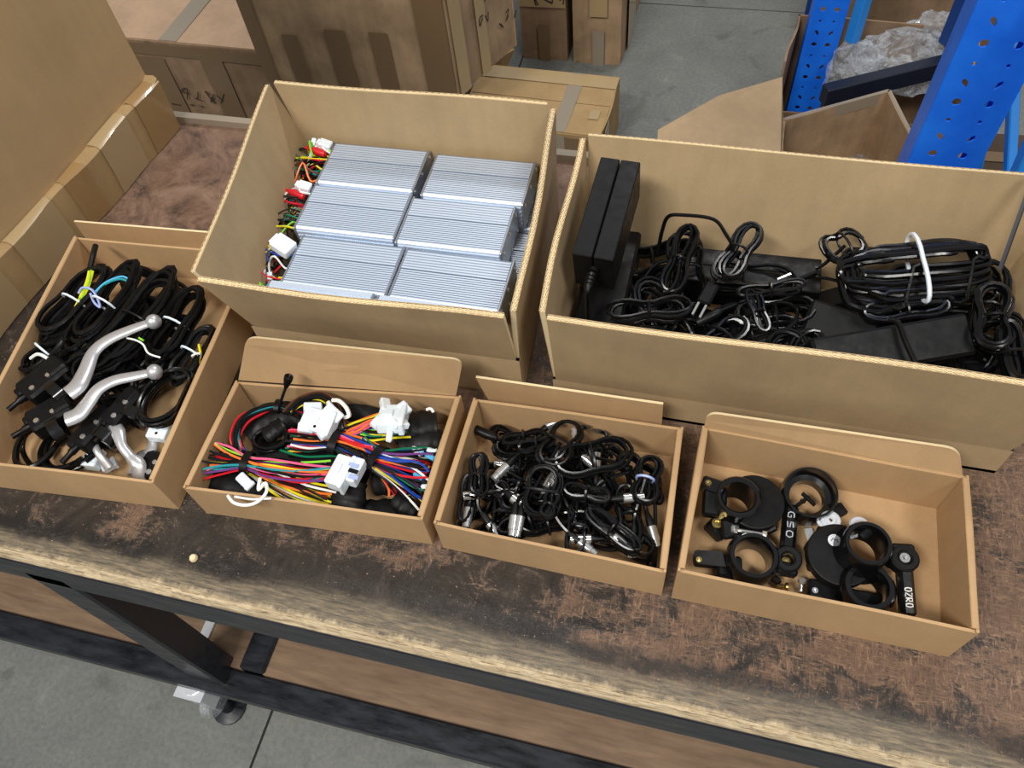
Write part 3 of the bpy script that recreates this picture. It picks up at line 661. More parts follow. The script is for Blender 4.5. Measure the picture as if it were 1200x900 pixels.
def make_controller(lab, T, wires):
    """T: 4x4 placement"""
    loc = T.translation
    r = thing('motor_controller', loc, lab, 'controller', 'silver controllers packed in the tall carton')
    r.rotation_euler = T.to_euler(); OFF[r.name] = V3((0, 0, 0))
    global ctl_mesh
    if ctl_mesh is None:
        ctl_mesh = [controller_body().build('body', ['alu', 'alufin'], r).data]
        e = MB().rbox((CL/2, 0, CH/2), (.003, CW+.002, CH-.001), ch=.0008)
        ctl_mesh.append(e.build('end_plate', 'alusmooth', r).data)
        s = MB()
        for y in (-CW/2+.006, 0, CW/2-.006):
            for z in (.006, CH-.007): s.lathe((CL/2+.0014, y, z), (1, 0, 0), [(.0026, 0), (.0026, .001), (.0015, .0016), (0, .0017)], 8)
        so = s.build('screw_heads', 'nickel', r); so['kind'] = 'stuff'; ctl_mesh.append(so.data)
        e = MB().rbox((-CL/2, 0, CH/2), (.003, CW+.002, CH-.001), ch=.0008)
        ctl_mesh.append(e.build('end_plate', 'alusmooth', r).data)
    else:
        for nm, me in zip(('body', 'end_plate', 'screw_heads', 'end_plate'), ctl_mesh):
            o = bpy.data.objects.new(nm, me); C.objects.link(o); o.parent = r; OFF[o.name] = V3((0, 0, 0))
            if nm == 'screw_heads': o['kind'] = 'stuff'
    if wires:
        rg = random.Random(wires); Ti = Matrix.Identity(4)
        pal = ['black', 'red', 'yellow', 'green', 'black', 'white', 'lime', 'orange', 'teal', 'black', 'red', 'black', 'yellow', 'blue', 'black', 'yellow', 'green', 'black', 'black', 'brown']
        wall = lambda p: V3((max(p.x, -.4635-.047*(loc.y+p.y-.45)/.288-max(0, min(1, (loc.z+p.z-.82)/.1))*.026-loc.x), p.y, p.z))
        for k, cn in enumerate(pal+['black', 'yellow', 'black', 'red', 'green', 'black']):
            y = rg.uniform(-.030, .026); z = rg.uniform(.014, .034)
            L = rg.uniform(.028, .062); x0 = -CL/2
            pts = [V3((x0, y, z)), V3((x0-L*.35, y+rg.uniform(-.006, .006), z+rg.uniform(-.004, .01))), V3((x0-L*.7, y+rg.uniform(-.014, .014), z+rg.uniform(-.008, .012))),
                   V3((x0-L, y+rg.uniform(-.02, .02), z+rg.uniform(-.012, .010))), V3((x0-L*rg.uniform(.5, 1.0), y+rg.uniform(-.026, .026), z+rg.uniform(-.014, .010)))]
            pts = [wall(p) for p in pts]
            MB().tube(cr(pts, 4), rg.choice((.0010, .0013, .0013)), 5).build('wire', 'w_'+cn, r, True)
            if k in (1, 2, 5, 8, 12, 15):
                d = (pts[-1]-pts[-2]); MB().rbox(pts[-1], (.010, .006, .004), frame(d if d.length > 1e-4 else V3((1, 0, 0))), ch=.0006).build('plug', 'white' if k % 2 else 'w_black', r)
        # big red bullet cable and square white connector
        a = V3((-CL/2-.008, .018, .032)); b_ = a+V3((-.026, .004, .004)); MB().lathe(a, b_-a, [(.002, 0), (.0045, .002), (.005, .016), (.0025, .024), (.0025, .03)], 10).build('bullet_sleeve', 'w_red', r, True)
        MB().tube(cr([wall(b_), wall(b_+V3((-.012, -.008, .0))), wall(b_+V3((-.006, -.03, -.008))), b_+V3((.018, -.04, -.014))], 6), .0016, 6).build('wire', 'w_black', r, True)
        mb = MB(); cw_ = V3((-CL/2-.012, .029, .037)) if wires != 103 else V3((-CL/2-.014, .012, .043)); sz = (.016, .012, .011) if wires != 103 else (.024, .020, .012)
        Rr = Matrix.Rotation(rg.uniform(-.5, .3), 3, 'Z')@Matrix.Rotation(.25, 3, 'Y'); mb.rbox(cw_, sz, Rr, ch=.0012).box(cw_+Rr@V3((-sz[0]/2-.001, 0, 0)), (.004, sz[1]*.7, sz[2]*.6), Rr); mb.build('connector', 'white', r)
    return r
def ctl_at(px, py, z, ang, lab, wires=0, dx=0):
    """(px,py) = where the back left top corner of the controller is seen"""
    p = at(px, py, z+CH); R = rotz(ang); c_ = p+R@V3((CL/2, -CW/2, 0)); T = Matrix.Translation(V3((c_.x, c_.y, z)))@R.to_4x4()
    return make_controller(lab, T, wires)
zt = .806
def ctl_row4(x, ang, lab, wires=0):
    return make_controller(lab, Matrix.Translation(V3((x, .4985, .809)))@rotz(ang).to_4x4()@Matrix.Rotation(PI/2, 4, 'X'), wires)
ctl_at(394, 166, zt, math.radians(1), 'silver finned controller in the back row, on the left against the rear flap', 101)
ctl_at(513, 179, zt, math.radians(1), 'silver finned controller in the back row, on the right against the rear flap')
ctl_at(370, 215, zt, math.radians(1), 'silver finned controller in the second row from the rear flap, on the left', 102)
ctl_at(485, 230, zt, math.radians(1), 'silver finned controller in the second row from the rear flap, on the right')
ctl_at(356, 275, zt, math.radians(1), 'silver finned controller in the third row, on the left beside a large white connector', 103)
ctl_at(478, 290, zt, math.radians(.5), 'silver finned controller in the third row, on the right')
ctl_row4(-.395, math.radians(1), 'left one of two controllers mostly hidden by the front flap')
ctl_row4(-.267, math.radians(0), 'right one of two controllers mostly hidden by the front flap')
for k, (x, y) in enumerate(((-.262, .696), (-.262, .618))):
    make_controller(('hindmost', 'nearer')[k]+' of the two lower layer controllers poking out along the right carton wall', Matrix.Translation(V3((x+.012, y, .764))), 0)
for k, (x, y) in enumerate(((-.395, .69), (-.39, .61))):
    T = Matrix.Translation(V3((x+.005, y, .764)))
    make_controller('lower layer controller buried under the '+('back', 'second', 'third')[k]+' row on the left', T, 0)
def black_coil(name, lab, cat, group, A, B, W, n, r, seed, pinch=.35, zj=.006, mat='cable', tails=(), tie='w_black', jit=.12, sides=6, th=.01, tiew=None, steps=22):
    """a hank of cable: n loops between A and B, pinched by a tie; tails = list of (end point path, connector kind)"""
    rg = random.Random(seed); A = V3(A); B = V3(B); c_ = (A+B)/2; u = (B-A); L = u.length; u.normalize(); v = V3((0, 0, 1)).cross(u).normalized(); w_ = u.cross(v)
    r_ = thing(name, (c_.x, c_.y, min(A.z, B.z)), lab, cat, group)
    pts = []; amp = [(rg.uniform(-1, 1), rg.uniform(-1, 1), rg.uniform(-1, 1), rg.uniform(-1, 1)) for _ in range(n+2)]
    for i in range(n*steps+1):
        k = i/steps; q = int(k); f = k-q; f = f*f*(3-2*f); a_ = [amp[q][z]*(1-f)+amp[q+1][z]*f for z in range(4)]
        t_ = 2*PI*k; x = math.cos(t_)*L/2*(1+jit*a_[0]); wid = pinch+(1-pinch)*abs(math.cos(t_))**.8
        y = math.sin(t_)*W/2*(1+jit*1.6*a_[1])*wid+a_[2]*r*2.0
        z = a_[3]*zj+abs(x)/L*zj*.5
        pts.append(c_+u*x+v*y+w_*(z+zj))
    nm = 'cord'
    MB().tube(pts, r, sides).build(nm, mat, r_, True)
    # tie around the waist
    tw = (tiew or W*pinch*.55)+r*1.5; loop = [c_+v*(math.cos(a*PI/6)*tw)+w_*(math.sin(a*PI/6)*(zj+r*2.2)+zj) for a in range(12)]
    MB().tube(loop, .0014, 5, closed=True).build('cable_tie', tie, r_, True)
    for tl in tails:
        path, kind = tl; MB().tube(cr([c_+w_*zj]+[V3(p) for p in path], 6), r, sides).build('cord', mat, r_, True)
        a, b_ = V3(path[-2]), V3(path[-1]); d = (b_-a).normalized(); plug(kind, b_, d, r_, r)
    return r_
def plug(kind, p, d, par, r):
    d = V3(d).normalized()
    if kind == 'silver':
        MB().lathe(p-d*.012, d, [(r*1.1, 0), (r*1.7, .004), (r*2.1, .010), (r*2.1, .014)], 10).build('strain_relief', 'blk', par, True)
        MB().lathe(p, d, [(.0037, 0), (.0047, .001), (.0047, .014), (.0041, .0145), (.0041, .020), (.0034, .020), (.0033, .012), (0, .012)], 14).build('metal_shell', 'nickel', par, True)
    elif kind == 'black':
        MB().lathe(p-d*.004, d, [(r*1.2, 0), (.0045, .004), (.0052, .012), (.0052, .026), (.0045, .028), (0, .028)], 12).build('plug_body', 'blk', par, True)
    elif kind == 'cone':
        MB().lathe(p, d, [(r, 0), (.0035, .004), (.0048, .016), (.0044, .018), (0, .018)], 10).build('cap', 'blk', par, True)
    elif kind == 'mains':
        R = frame(d); MB().rbox(p+d*.010, (.024, .014, .008), R, ch=.002).build('plug_body', 'blk', par)
        b = MB()
        for s in (-1, 1): b.box(p+d*.029+R@V3((0, s*.004, 0)), (.015, .0022, .004), R)
        b.build('prong', 'nickel', par)
    elif kind == 'white':
        R = frame(d); MB().rbox(p+d*.006, (.018, .012, .009), R, ch=.0012).rbox(p+d*.017, (.006, .009, .006), R, ch=.0008).build('connector', 'white', par)
set_clip([(-.131, .459), (.312, .459), (.318, .672), (-.137, .668)], .7565, -.007)
# ------------------------------------------------------------------ power adapters and cords in the widest carton
def adapter(lab, c, size, R, mat='blkmat', seam=True, cord=None):
    """mains adapter brick: two half shells with a seam, label recess and cord outlet"""
    c = V3(c); r_ = thing('power_adapter', c-V3((0, 0, size[2]/2)), lab, 'power adapter', None)
    L, W, H = size
    if seam:
        MB().rbox(c+R@V3((0, W*.25+.0003, 0)), (L, W*.5-.0006, H), R, ch=.0009).build('shell_half', mat, r_)
        MB().rbox(c+R@V3((0, -W*.25-.0003, 0)), (L, W*.5-.0006, H), R, ch=.0009).build('shell_half', mat, r_)
    else:
        MB().rbox(c, (L, W, H), R, ch=.003).build('shell', mat, r_)
        MB().rbox(c+R@V3((0, 0, -H*.18)), (L+.0012, W+.0012, .0012), R, ch=.0004).build('seam_rib', 'blk', r_)
    p = c+R@V3((-L/2, 0, -H*.1)); d = R@V3((-1, 0, 0))
    mb = MB(); mb.lathe(p, d, [(.0062, 0), (.0062, .004)]+[(.0052 if k % 2 else .0040, .004+k*.0022) for k in range(9)]+[(.003, .026)], 10); mb.build('strain_relief', 'blk', r_, True)
    e = p+d*.026
    pts = [e, e+d*.02+V3((0, 0, -.008)), e+d*.03+V3((.02, .0, -.02)), e+d*.012+V3((.045, -.01, -.02))] if cord is None else [e]+[V3(q) for q in cord]
    MB().tube(cr(pts, 7), .0023, 6).build('cord', 'cable', r_, True)
    return r_
def fourpt(pa, pb, pc, th):
    """box whose top face has corners pa (near left), pb (far left), pc (near right): centre, size, rotation"""
    x = (pc-pa); y = (pb-pa); L = x.length; x.normalize(); y = (y-x*y.dot(x)); W = y.length; y.normalize(); z = x.cross(y)
    return pa+x*L/2+y*W/2-z*th/2, (L, W, th), Matrix((x, y, z)).transposed()
# standing brick at the left wall
c_, sz_, R_ = fourpt(at(674, 332, .868), at(720, 339, .868), at(706, 223, .888), .055)
R_ = Matrix((R_.col[0], R_.col[1], R_.col[2])).transposed()
adapter('tall black adapter brick standing against the left wall of the widest carton', c_, sz_, R_, cord=P((690, 385, .83), (705, 402, .81), (740, 398, .80)))
adapter('black adapter lying under the tall one along the left wall', (-.094, .575, .806), (.15, .05, .05), rotz(PI/2), seam=False)
c_, sz_, R_ = fourpt(at(803, 327, .832), at(807, 289, .836), at(962, 343, .832), .042)
adapter('long flat black adapter along the back of the widest carton', c_, sz_, R_, 'blkmat', True, cord=P((775, 330, .81), (765, 350, .80)))
c_, sz_, R_ = fourpt(at(851, 404, .828), at(846, 366, .824), at(907, 414, .828), .035)
adapter('small square black adapter at the front middle of the widest carton', c_, sz_, R_, 'blkmat', False, cord=P((835, 400, .81), (820, 380, .80)))
c_, sz_, R_ = fourpt(at(929, 414, .822), at(962, 352, .846), at(1010, 440, .820), .035)
adapter('tilted black adapter half hidden under the largest flat one', c_, sz_, R_, 'blkmat', False, cord=P((925, 395, .81), (915, 380, .80)))
c_, sz_, R_ = fourpt(at(959, 424, .862), at(946, 396, .866), at(1160, 446, .862), .036)
c_, sz_, R_ = fourpt(at(955, 432, .856), at(946, 396, .866), at(1146, 460, .856), .036)
# real quad of its lid: (946,397) (1126,367) (1160,437) (957,424)
xa = at(1126, 367, .866)-at(946, 397, .866); c_, sz_, R_ = fourpt(at(962, 445, .850), at(946, 397, .866), at(962, 445, .850)+xa*1.02, .036)
adapter('largest flat black adapter lying at the front right with a cord across it', c_, sz_, R_, 'blkmat', False, cord=P((940, 420, .835), (930, 432, .82)))
tag(MB().tube(cr(P((1040, 374, .872), (1052, 378, .872), (1060, 398, .868), (1070, 420, .862), (1085, 448, .852))[0:5], 8), .0026, 8).build('adapter_cord', 'cable', None, True, loc=at(1060, 398, .868)), 'single black cord lying across the largest flat adapter', 'cord')
G2_ = 'tied black cords in the widest carton'
def cc(nm, lab, a, b_, W, n, r, seed, **k):
    return black_coil(nm, lab, 'cord', k.pop('group', G2_), at(*a), at(*b_), W, n, r, seed, **k)
# the big hank with the white tie: long parallel runs
H_ = thing('cord_hank', at(1060, 320, .83), 'thick hank of glossy black cord with a white tie', 'cord', G2_)
rg = random.Random(5); A_, B_ = at(984, 338, .852), at(1150, 318, .855); ux = (B_-A_); Lh = ux.length; ux.normalize(); vy = V3((0, 0, 1)).cross(ux); cH = (A_+B_)/2
pts = []; nl = 20
for i in range(nl*26):
    k = i/26; q = k/nl; t_ = 2*PI*k
    wd = .006+.036*((k*7 % nl)/nl); zz = .006+.020*(1-((k*7 % nl)/nl))
    x = math.cos(t_)*(Lh/2)*(.92+.08*math.sin(k*3.1)); s_ = math.sin(t_)
    y = (abs(s_)**.45)*(1 if s_ > 0 else -1)*wd*(1.0-.12*math.exp(-((x)/.03)**2))
    if x < -Lh*.25: y *= 1+.25*math.sin(k*5); x += .006*math.sin(k*9)
    pts.append(cH+ux*x+vy*y+V3((0, 0, zz+.003*math.sin(k*4.7)+ (.004 if s_ > 0 else -.002))))
MB().tube(cr(pts, 2), .0024, 6).build('cord', 'cable', H_, True)
loop = [cH+ux*.002+vy*(math.cos(a*PI/10)*.0405)+V3((0, 0, .017+math.sin(a*PI/10)*(.015+.009*max(0, math.cos(a*PI/10))))) for a in range(20)]
MB().tube([p+ux*.004*((p-cH).dot(vy)/.04) for p in loop], .0022, 6, closed=True, flat=1).build('cable_tie', 'white', H_, True)
cc('cord_hank', 'black cord hank ending in a two-pin plug at the middle left', (884, 268, .872), (846, 330, .862), .036, 5, .0021, 21, pinch=.35, tails=[(P((842, 322, .866), (835, 335, .862)), 'mains'), (P((866, 300, .868), (851, 275, .885), (836, 257, .895), (800, 252, .895), (783, 254, .89), (776, 270, .87), (770, 300, .84)), 'none')])
cc('cord_hank', 'black cord hank standing beside the tall brick adapter', (806, 272, .862), (783, 348, .84), .034, 5, .0021, 22, pinch=.3, zj=.008, tails=[(P((815, 290, .855), (822, 292, .852)), 'none')])
cc('cord_hank', 'black cord spreading toward two metal pins beside the thick hank', (968, 300, .862), (1010, 285, .866), .05, 3, .0021, 23, pinch=.5, tails=[(P((965, 310, .858), (953, 315, .856)), 'mains')])
cc('cord_hank', 'slim black cord hank between thick hank and largest adapter', (1008, 374, .848), (1108, 360, .85), .030, 6, .0021, 24, pinch=.45)
cc('cord_hank', 'looped black cord standing in the right end of the widest carton', (1158, 340, .868), (1158, 412, .846), .045, 7, .0023, 25, pinch=.3, zj=.01)
cc('cord_hank', 'thick black cord in the nearest right corner of the widest carton', (1172, 384, .856), (1186, 450, .84), .022, 5, .0028, 26, pinch=.6)
cc('cord_hank', 'black cord hank crossing in front of the tall brick adapter', (716, 372, .842), (806, 366, .846), .040, 5, .0020, 27, pinch=.25)
cc('cord_hank', 'black cord loops just behind the front flap at left', (822, 420, .848), (866, 378, .846), .034, 4, .0021, 28, pinch=.6)
cc('cord_hank', 'thin black cord with splitter in front of the long flat adapter', (862, 350, .852), (940, 340, .852), .022, 2, .0017, 29, pinch=.2, tails=[(P((850, 362, .85), (842, 366, .848)), 'black'), (P((950, 325, .852), (985, 330, .85)), 'none')])
cc('cord_hank', 'thin black cord along the front of the small square adapter', (895, 395, .845), (880, 350, .85), .018, 3, .0018, 30, pinch=.3)
i_ = 0
for (x, y, a, L) in ((-.05, .62, .3, .09), (-.045, .56, 1.2, .09), (-.05, .50, -.2, .08), (-.012, .60, 1.8, .09), (-.02, .48, .2, .08), (.02, .53, .8, .09), (.03, .48, -.3, .09), (.085, .555, .2, .08), (.11, .50, 1.2, .08), (.14, .47, .1, .08), (.25, .61, .1, .10), (.22, .55, .4, .1), (.27, .51, 1.4, .09), (.05, .60, -.1, .1), (-.03, .53, 2.2, .1), (.0, .505, 1.6, .07), (.21, .60, 1.3, .09), (.18, .575, .2, .1), (.285, .60, 1.5, .1), (.28, .55, .9, .08), (.15, .53, .4, .1), (.24, .63, .0, .09), (.06, .53, .5, .1), (.09, .50, 1.1, .07)):
    c_ = V3((x, y, .800+.004*(i_ % 5))); d_ = V3((math.cos(a), math.sin(a), .1))*L/2; i_ += 1
    black_coil('cord_hank', 'tangled black cord in the heap filling the widest carton', 'cord', 'heaped black cords in the widest carton', c_-d_, c_+d_, .05, 7, .0021, 300+i_, pinch=.45, zj=.014)
for k, (x, y) in enumerate(((.0, .56), (.13, .56), (.245, .58), (-.06, .49), (.20, .50), (.07, .49), (.255, .52), (.17, .62))):
    adapter('black adapter buried at the bottom of the widest carton', (x, y, .780), (.10, .05, .032), rotz(.1*k-.2), 'blkmat', False)['group'] = 'buried black adapters'
set_clip(None, 0)
# strap hanging over the right wall
a, b_ = at(1172, 316, .86), at(1212, 205, .93); MBs = MB().box((a+b_)/2, ((b_-a).length, .010, .003), frame(b_-a, (1, -.3, .4)))
MBs.build('strap', 'navy', loc=a); tag(bpy.context.scene.collection.objects[-1], 'dark strap hanging down inside the far right corner of the widest carton', 'strap')
set_clip([(-.203, .271), (.013, .268), (.009, .418), (-.203, .412)], .7545, -.0075)
# ------------------------------------------------------------------ tray 3: thin cables with silver connectors
G3_ = 'thin cables with silver connectors'
def c3(lab, a, b_, W, n, seed, **k):
    return black_coil('connector_cable', lab, 'cable', k.pop('group', G3_), at(*a), at(*b_), W, n, k.pop('r', .0019), seed, **k)
c3('topmost thin black cable, its tall loop rising at the centre back of the tray', (672, 500, .806), (640, 545, .812), .040, 3, 41, pinch=.5, zj=.004, tails=[(P((625, 575, .806), (612, 594, .80), (610, 604, .798)), 'silver')])
c3('thin black cable drooping in long loops from the central tie', (641, 547, .812), (630, 606, .798), .044, 4, 42, pinch=.6, zj=.005, tails=[(P((612, 580, .802), (604, 594, .80), (603, 603, .798)), 'silver')])
c3('thin black cable arching to the right of the central tie', (650, 548, .808), (738, 530, .806), .044, 3, 43, pinch=.55, tails=[(P((740, 548, .80), (715, 560, .798)), 'none')])
c3('tied cable at the right ending in two silver connectors pointing down', (762, 536, .806), (750, 592, .798), .034, 5, 44, pinch=.3, tie='w_lav', tails=[(P((745, 600, .79), (743, 616, .786), (742, 628, .784)), 'silver'), (P((756, 590, .79), (760, 606, .786), (763, 616, .784)), 'silver')])
c3('cable with a silver connector pointing right near the right side', (716, 588, .798), (660, 580, .796), .02, 3, 45, pinch=.3, tails=[(P((715, 585, .80), (730, 584, .80)), 'silver')])
c3('cable with a silver connector pointing to the lower right corner', (650, 580, .80), (640, 610, .796), .02, 3, 46, tails=[(P((655, 612, .796), (668, 626, .79), (678, 634, .788)), 'silver')])
c3('cable at the left with a silver connector aimed at the front wall', (562, 535, .80), (562, 585, .792), .020, 4, 47, pinch=.4, tails=[(P((560, 590, .79), (568, 606, .786), (573, 613, .784)), 'silver')])
c3('cable hugging the left wall, silver cone connector', (552, 560, .79), (548, 610, .780), .014, 4, 48, pinch=.5, tails=[(P((552, 582, .79), (550, 594, .788)), 'silver')])
c3('cable with a black cap lying in the far left corner of the tray', (590, 520, .786), (640, 512, .788), .016, 3, 49, tails=[(P((600, 520, .79), (588, 516, .79), (578, 512, .79)), 'black')])
c3('cable with a silver connector in the left rear pointing lower left', (612, 528, .796), (650, 520, .80), .018, 3, 50, tails=[(P((606, 534, .80), (600, 540, .80), (595, 545, .80)), 'silver')])
c3('tied dark bundle along the front right with a silver connector', (690, 600, .79), (745, 645, .784), .016, 5, 51, pinch=.5, tails=[(P((700, 612, .796), (710, 622, .794), (718, 628, .792)), 'silver')])
c3('cable with a black plug in the nearest right corner', (765, 560, .785), (768, 590, .782), .014, 3, 52, tails=[(P((768, 610, .78), (766, 628, .776), (765, 640, .774)), 'black')])
c3('cable with a silver connector flat against the front wall', (600, 600, .775), (630, 625, .772), .016, 3, 53, tails=[(P((600, 628, .77), (610, 638, .768), (618, 641, .768)), 'silver')])
c3('cable with a pale connector lying among the loops at left', (580, 570, .785), (600, 600, .78), .02, 3, 54, tails=[(P((590, 575, .795), (600, 583, .795)), 'silver')])
rg = random.Random(99)
for k in range(28):
    u, v = (k % 7+.5)/7, (k//7+.5)/4
    c_ = V3((-.175+.150*u+rg.uniform(-.01, .01), .292+.100*v+rg.uniform(-.006, .006), .762+rg.uniform(0, .018))); a = rg.random()*3.14; d_ = V3((math.cos(a), math.sin(a), 0))*rg.uniform(.022, .03)
    tl = []
    if k % 2 == 0: e_ = V3((math.cos(a+.6), math.sin(a+.6), .1)); tl = [([c_+e_*.02+V3((0, 0, .012)), c_+e_*.034+V3((0, 0, .012))], 'silver')]
    if abs((c_+d_).y-.345) > .055: d_.y *= .4
    black_coil('connector_cable', 'thin black cable tangled in the heap of the connector tray', 'cable', 'tangled thin cables', c_-d_, c_+d_, .026, 5, .0017, 500+k, pinch=.5, zj=.008, tails=tl)
set_clip([(-.712, .236), (-.490, .254), (-.515, .56), (-.760, .548)], .7545, -.0075)
# ------------------------------------------------------------------ tray 1: brake levers and their cords
def brake_lever(lab, path, rad, body, bang, bsz, ball=True, cord=None, ring=None, extra=None):
    c_ = at(*body); r_ = thing('brake_lever', V3((c_.x, c_.y, .756)), lab, 'brake lever', 'brake levers in the far left tray')
    pts = cr(P(*path), 8)
    def rr(t_): k = t_*(len(rad)-1); i = min(int(k), len(rad)-2); return rad[i]*(1-(k-i))+rad[i+1]*(k-i)
    lv = MB().tube(pts, rr, 12, flat=.62, up=(0, 0, 1)).build('lever_blade', 'lever', r_, True)
    if ball: MB().lathe(pts[-1]-V3((0, 0, .0085)), (0, 0, 1), [(.0085*math.sin(PI*k/10), .0085-.0085*math.cos(PI*k/10)) for k in range(11)], 16).build('lever_ball', 'lever', lv, True)
    R = rotz(bang); L, W, H = bsz
    MB().rbox(c_, bsz, R, ch=.003).rbox(c_+R@V3((L*.30, 0, H*.30)), (L*.45, W*.72, H*.6), R, ch=.003).rbox(c_+R@V3((-L*.35, W*.25, .0)), (L*.5, W*.35, H*.7), R, ch=.002).build('lever_housing', 'blkmat', r_)
    # pivot bolts and bar clamp
    for k in (-.3, .1): MB().lathe(c_+R@V3((L*k, -W*.2, H/2)), (0, 0, 1), [(.003, 0), (.003, .0015), (.0014, .002), (0, .0015)], 8).build('pivot_screw', 'nickel', r_, True)
    cl = c_+R@V3((-L*.05, -W*.72, -.002)); MB().lathe(cl-R@V3((.007, 0, 0)), R@V3((1, 0, 0)), [(.013, 0), (.0165, .001), (.0165, .013), (.013, .014), (.0115, .014), (.0115, 0)], 20, closed=True).build('bar_clamp', 'blkgloss', r_, True)
    if cord: MB().tube(cr(P(*cord), 8), .0030, 8).build('cord', 'cable', r_, True)
    a = c_+R@V3((-L/2, W*.1, 0)); MB().lathe(a, R@V3((-1, 0, 0)), [(.0045, 0), (.0045, .008), (.0032, .010), (.0032, .022), (.0025, .022)], 10).build('cable_adjuster', 'blk', r_, True)
    return r_
z_ = .823
brake_lever('upper of the two long silver brake levers, with a ball tip', [(80, 462, z_), (92, 452, z_), (101, 434, z_), (110, 413, z_+.002), (128, 398, z_+.004), (155, 386, z_+.004), (180, 377, z_+.004)], [.010, .0105, .0090, .0078, .0072, .0064, .0050], (55, 447, .800), 1.15, (.052, .034, .024), cord=[(38, 430, .80), (42, 412, .795), (62, 402, .79), (95, 398, .785)])
brake_lever('lower of the two long silver brake levers, with a ball tip', [(78, 492, z_-.006), (92, 486, z_-.006), (103, 473, z_-.004), (116, 456, z_), (135, 446, z_), (158, 441, z_), (181, 436, z_)], [.009, .0095, .0085, .0075, .0068, .0060, .0048], (62, 487, .790), .9, (.046, .032, .024), cord=[(46, 500, .785), (30, 510, .775), (27, 530, .765), (42, 550, .762), (68, 555, .762)])
brake_lever('short brake lever pointing at the front wall, centre of the far left tray', [(134, 500, .795), (139, 508, .797), (143, 522, .795), (152, 534, .79), (162, 545, .785), (163, 560, .775)], [.008, .0075, .0052, .0050, .008, .0085], (146, 480, .795), 1.35, (.046, .022, .022), ball=False)
brake_lever('brake lever with a black housing standing over a white connector', [(110, 520, .785), (116, 532, .782), (128, 548, .77)], [.004, .004, .005], (112, 503, .79), 1.3, (.05, .024, .022), ball=False)
brake_lever('pale brake lever lying under a white connector near the right wall', [(180, 515, .775), (176, 530, .775), (163, 536, .772), (160, 556, .768)], [.006, .006, .006, .010], (180, 548, .772), 1.5, (.03, .026, .018), ball=False)
def ring_cable(lab, c, R1, R2, ang, n, r, seed, tilt=.1, cat='cable', grp='cable rings in the far left tray', tie=None):
    rg = random.Random(seed); c_ = at(*c); r_ = thing('cable_ring', c_-V3((0, 0, .01)), lab, cat, grp); pts = []
    for i in range(n*28+1):
        t_ = 2*PI*i/28; k = 1+.07*math.sin(i/28*4.1+seed); a, b_ = R1*k*math.cos(t_), R2*k*math.sin(t_)
        pts.append(c_+V3((a*math.cos(ang)-b_*math.sin(ang), a*math.sin(ang)+b_*math.cos(ang), tilt*a+r*1.3*math.sin(i/28*2.3+seed)+ (i/28)*r*.6)))
    MB().tube(pts, r, 8).build('cord', 'cable', r_, True)
    if tie: MB().tube([pts[0]+V3((math.cos(a*PI/4)*.008, math.sin(a*PI/4)*.003, math.sin(a*PI/4)*.008)) for a in range(8)], .0012, 5, closed=True).build('cable_tie', tie, r_, True)
    return r_
ring_cable('thick black ring of cable in the nearest left corner of the tray', (48, 520, .772), .024, .034, .1, 1, .0036, 1)
ring_cable('thick black ring of cable right of the corner ring, by the front wall', (88, 520, .770), .034, .036, -.6, 2, .0036, 2)
ring_cable('neat round coil of thin black cable beside the right wall', (198, 468, .806), .026, .034, -.1, 6, .0023, 3, tilt=.05)
def hank(lab, a, b_, W, n, r, seed, mat='cable2', tie='white', pinch=.55, **k):
    return black_coil('cable_hank', lab, 'cable', 'cable hanks in the far left tray', at(*a), at(*b_), W, n, r, seed, mat=mat, tie=tie, pinch=pinch, zj=.011, jit=.22, **k)
hank('black cable hank at the far left rear, tied in white below blue wires', (128, 322, .806), (62, 402, .795), .040, 7, .0030, 61)
hank('black cable hank left of centre at the rear, white tie round its middle', (162, 322, .81), (96, 408, .80), .038, 8, .0028, 62)
hank('broad black cable hank in the rear centre of the far left tray', (205, 332, .81), (128, 432, .795), .050, 9, .0028, 63, tie='w_black')
hank('black cable hank close to the carton of controllers', (240, 345, .805), (185, 430, .79), .040, 8, .0027, 64)
hank('black cable hank along the right wall with a yellow wire', (252, 392, .80), (212, 450, .79), .030, 7, .0027, 65)
hank('dark cable hank under the two long silver levers', (150, 420, .79), (95, 450, .785), .040, 7, .0028, 66, tie='w_black')
hank('black cable hank under the lower silver lever', (165, 460, .785), (120, 470, .78), .036, 6, .0026, 67, tie='w_black')
hank('dark cable hank left of the levers, white wrapped at its end', (84, 400, .79), (40, 440, .785), .034, 6, .0028, 68)
for k, (a, b_) in enumerate((((120, 350), (70, 420)), ((170, 360), (120, 430)), ((220, 380), (170, 440)), ((200, 420), (150, 470)), ((110, 430), (60, 470)), ((150, 330), (215, 360)), ((230, 420), (180, 400)))):
    black_coil('cable_hank', 'black cable hank hidden in the bottom layer of the far left tray', 'cable', 'bottom layer hanks in the far left tray', at(*a, .772), at(*b_, .770), .046, 7, .003, 600+k, mat='cable2', pinch=.7, zj=.010, tiew=.02)
def wires(name, lab, cat, paths, grp=None):
    p0 = at(*paths[0][1][0]); r_ = thing(name, p0, lab, cat, grp)
    for col, path, r in paths: MB().tube(cr(P(*path), 6), r, 6).build('wire', col, r_, True)
    return r_
t_ = wires('wire_end', 'thick black cable end with yellow wires in the far left rear corner', 'cable', [('w_yellow', [(105, 314, .822), (101, 332, .822), (88, 361, .812)], .0016), ('w_yellow', [(109, 318, .822), (103, 338, .82), (92, 358, .812)], .0014), ('w_lime', [(107, 316, .823), (103, 334, .822), (90, 360, .813)], .0012)])
MB().tube(cr(P((112, 288, .82), (109, 300, .822), (105, 318, .82)), 5), .0035, 8).build('cable_jacket', 'cable2', t_, True)
